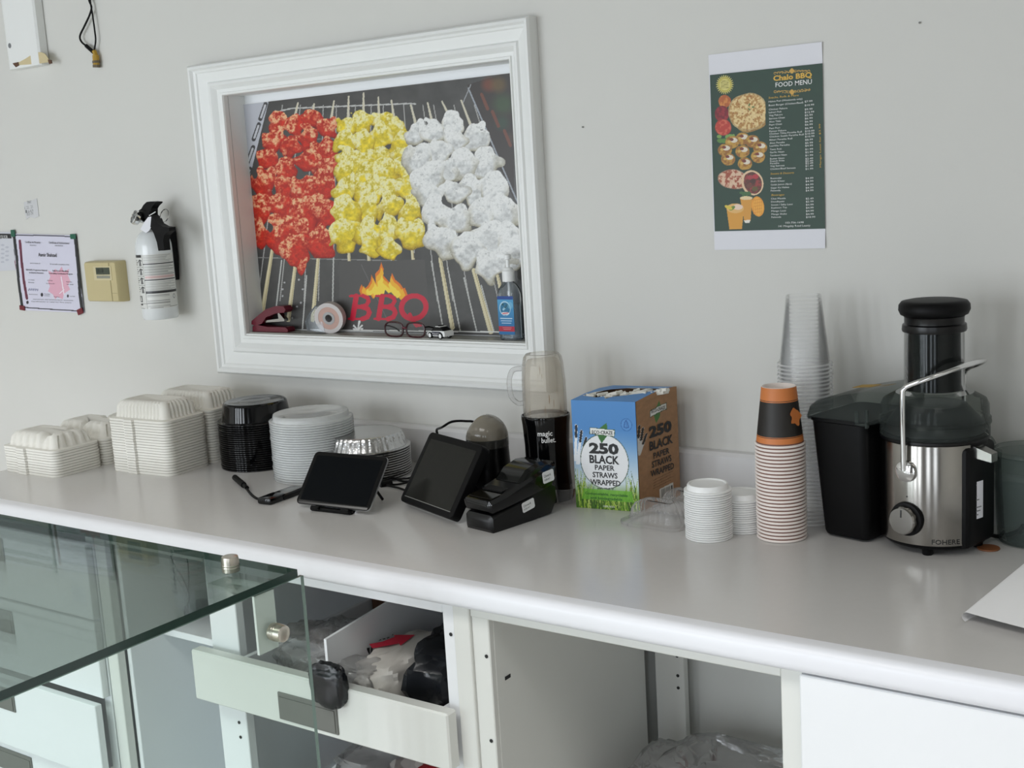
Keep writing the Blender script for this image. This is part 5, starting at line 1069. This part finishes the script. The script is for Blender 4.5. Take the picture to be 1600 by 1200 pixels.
q = MB(); q.box(-.095, -.088, -.0815, -.078, .200, .222, b=.001, seg=1); q.box(-.076, -.071, -.0815, -.076, .196, .226, b=.001, seg=1); q.box(-.095, -.071, -.0815, -.079, .199, .203, b=.001, seg=1); q.build('cover_latch', DARKC, ju)
# knob
MK = Matrix.Rotation(PI/2, 4, 'X')
q = MB(); q.lathe([(0, .0), (.0275, .0), (.0275, .004), (.0265, .007), (.021, .008)], 40, M=MK, c=(.0, -.082, .060)); q.build('knob_bezel', BLKM, ju, sharp=.4)
q = MB(); q.lathe([(.0225, .006), (.0222, .018), (.0205, .0205), (.0, .0208)], 40, M=MK, c=(0, -.082, .060), wave=lambda k, a: .0004*math.sin(a*30) if k < 2 else 0); kn = q.build('speed_knob', STEEL, ju, sharp=.4)
q = MB(); q.box(-.0008, .0008, -.1035, -.1027, .066, .078); q.build('pointer_mark', INK, ju)
q = MB(); q.lathe([(0, .0), (.0012, .0), (.0012, .0006), (0, .0006)], 8, M=MK, c=(.0, -.0842, .096)); q.build('dial_dot', INK, ju)
# locking arm
q = MB(); q.lathe([(0, 0), (.0165, 0), (.0175, .004), (.0165, .009), (.010, .012), (0, .0128)], 32, M=MK, c=(.0, -.0815, .1375)); q.build('arm_pivot', CHROME, ju, sharp=.6)
arm = [(0, -.0935, .140), (0, -.0950, .20), (0, -.0955, .258), (.002, -.0945, .270), (.010, -.090, .276), (.028, -.080, .284), (.048, -.064, .293), (.063, -.040, .300), (.070, 0, .303), (.063, .040, .300), (.048, .064, .293), (.028, .080, .284), (.010, .090, .276), (0, .0955, .262), (0, .095, .20), (0, .0935, .14)]
q = MB(); q.tube(arm, .0043, 12, smooth=6); q.build('locking_arm', CHROME, ju, sharp=1.2)
q = MB(); q.box(-.0125, .0125, -.088, -.084, .129, .1375, b=.002); q.build('arm_foot', CHROME, ju)
# spout, rating label, feet, logo
q = MB(); q.loft([[(.078, -.026, .158), (.078, -.002, .158), (.078, -.002, .176), (.078, -.026, .176)], [(.108, -.024, .153), (.108, -.004, .153), (.108, -.004, .166), (.108, -.024, .166)]], cap0=True, cap1=True); q.build('spout', STEEL, ju)
q = MB()
for i in range(5): pass
a0, a1 = math.radians(-21), math.radians(-2)
q.loft([[(.0832*math.cos(a0+(a1-a0)*i/8)+.001, .0832*math.sin(a0+(a1-a0)*i/8), z) for i in range(9)] for z in (.058, .118)], closed=False); q.build('rating_label', PAPER, ju)
q = MB()
for i in range(9):
    z = .064+i*.006
    if i in (3,): continue
    q.loft([[(.0836*math.cos(a0+(a1-a0)*(.12+.7*(.6+.4*math.sin(i*7))*t/6))+.001, .0836*math.sin(a0+(a1-a0)*(.12+.7*(.6+.4*math.sin(i*7))*t/6)), zz) for t in range(7)] for zz in (z, z+.0018)], closed=False)
o = q.build('rating_print', INKG, ju); o['kind'] = 'stuff'
for a_ in (-70, 20, 110, 200):
    q = MB(); q.lathe([(.007, -.0002), (.008, .001), (.009, .012), (0, .012)], 16, c=(.066*math.cos(math.radians(a_)), .066*math.sin(math.radians(a_)), 0), cap0=True); q.build('foot', BLKM, ju)
q = MB(); q.lathe([(0, 0), (.007, 0), (.008, .006), (0, .006)], 14, c=(-.12, -.05, 0)); q.build('foot', BLKM, ju)
q = MB(); RL = .0846; text(q, 'FOHERE', lambda a, c: (RL*math.sin(a/RL+.46), -RL*math.cos(a/RL+.46), .0225+c), 0, 0, .0075, .043, bold=.008); q.build('lettering', INK, ju, smooth=False)
# ---- juice jug cropped by the right edge of the picture
pj = onz(1611, 846, .9); jg = thing('juice_jug', 'smoked clear juice jug with lid cut off by the right edge', 'jug', (pj[0], pj[1], TZ), -.2)
q = MB(); q.lathe([(0, .002), (.048, .002), (.0505, .005), (.0520, .02), (.0580, .140), (.0590, .146), (.0570, .146), (.0560, .140), (.0500, .02), (.047, .007), (0, .007)], 48); q.build('jug_body', JUGC, jg, sharp=.5)
q = MB(); q.lathe([(.0600, .145), (.0610, .147), (.0605, .152), (.058, .154), (0, .156)], 48); q.build('jug_lid', JUGC, jg, sharp=.5)
q = MB(); q.loft([[(-.055, -.014, .142), (-.055, .014, .142), (-.058, .016, .110), (-.058, -.016, .110)], [(-.072, -.006, .150), (-.072, .006, .150), (-.060, .012, .108), (-.060, -.012, .108)]], cap0=True, cap1=True); q.tube([(-.058, -.004, .155), (-.066, -.004, .166), (-.074, -.004, .162), (-.074, -.004, .152)], .0018, 8, smooth=4); q.build('spout_guard', JUGC, jg)
q = MB(); q.tube([(.056, 0, .132), (.088, 0, .126), (.092, 0, .09), (.082, 0, .05), (.053, 0, .036)], .007, 10, smooth=5); q.build('handle', JUGC, jg)
q = MB(); q.tube([onx(1547, 800, -.50)*0+onz(1548, 836, .915), onz(1562, 838, .905), onz(1585, 832, .905), onz(1598, 822, .905), onz(1590, 806, .905), onz(1560, 800, .91), onz(1540, 800, .915)], .0035, 8, smooth=6); tag(q.build('juicer_cord', BLKM), 'black power cord looped behind the smoked jug', 'cord')
q = MB(); A = onz(1545, 857, .9); q.lathe([(0, 0), (.0165, 0), (.0175, .001), (.0170, .0025), (0, .0028)], 32); o = q.build('brown_coaster', BROWN); o.location = (A[0], A[1]-.002, TZ); tag(o, 'thin round brown disc on the worktop between juicer and jug', 'disc')
# ---- white sheet curling at the right edge
A, B = onz(1503, 972, .9), onz(1612, 897, .9)
eU = np.array([B[0]-A[0], B[1]-A[1], 0]); eU /= np.linalg.norm(eU); eV = np.array([eU[1], -eU[0], 0]); q = MB(); loops = []
for i in range(21):
    u = i/20; r = .007+.016*u; L = []
    for k in range(13):                                     # the rolled left edge, from underneath round to the top
        t = math.radians(-115-k*150/12*1.0); t = math.radians(250-(k/12)*160); P = A+eU*.34*u; L.append(P+eV*(r+r*math.cos(t))+np.array([0, 0, r+.001+r*math.sin(t)]))
    for k in range(1, 19):
        s_ = .36*k/18; L.append(A+eU*(.34*u-.10*s_)+eV*(r+s_)+np.array([0, 0, .001+2*r*(1-.62*min(1, s_/.2))+.004*math.sin(9*s_+3*u)**2]))
    loops.append([tuple(p) for p in L])
q.loft(loops, closed=False); tag(q.build('paper_sheet', mat('bright_paper', (243, 243, 244), .6, var=.01), sharp=2), 'white paper sheet with curled edges at the lower right of the worktop', 'paper')
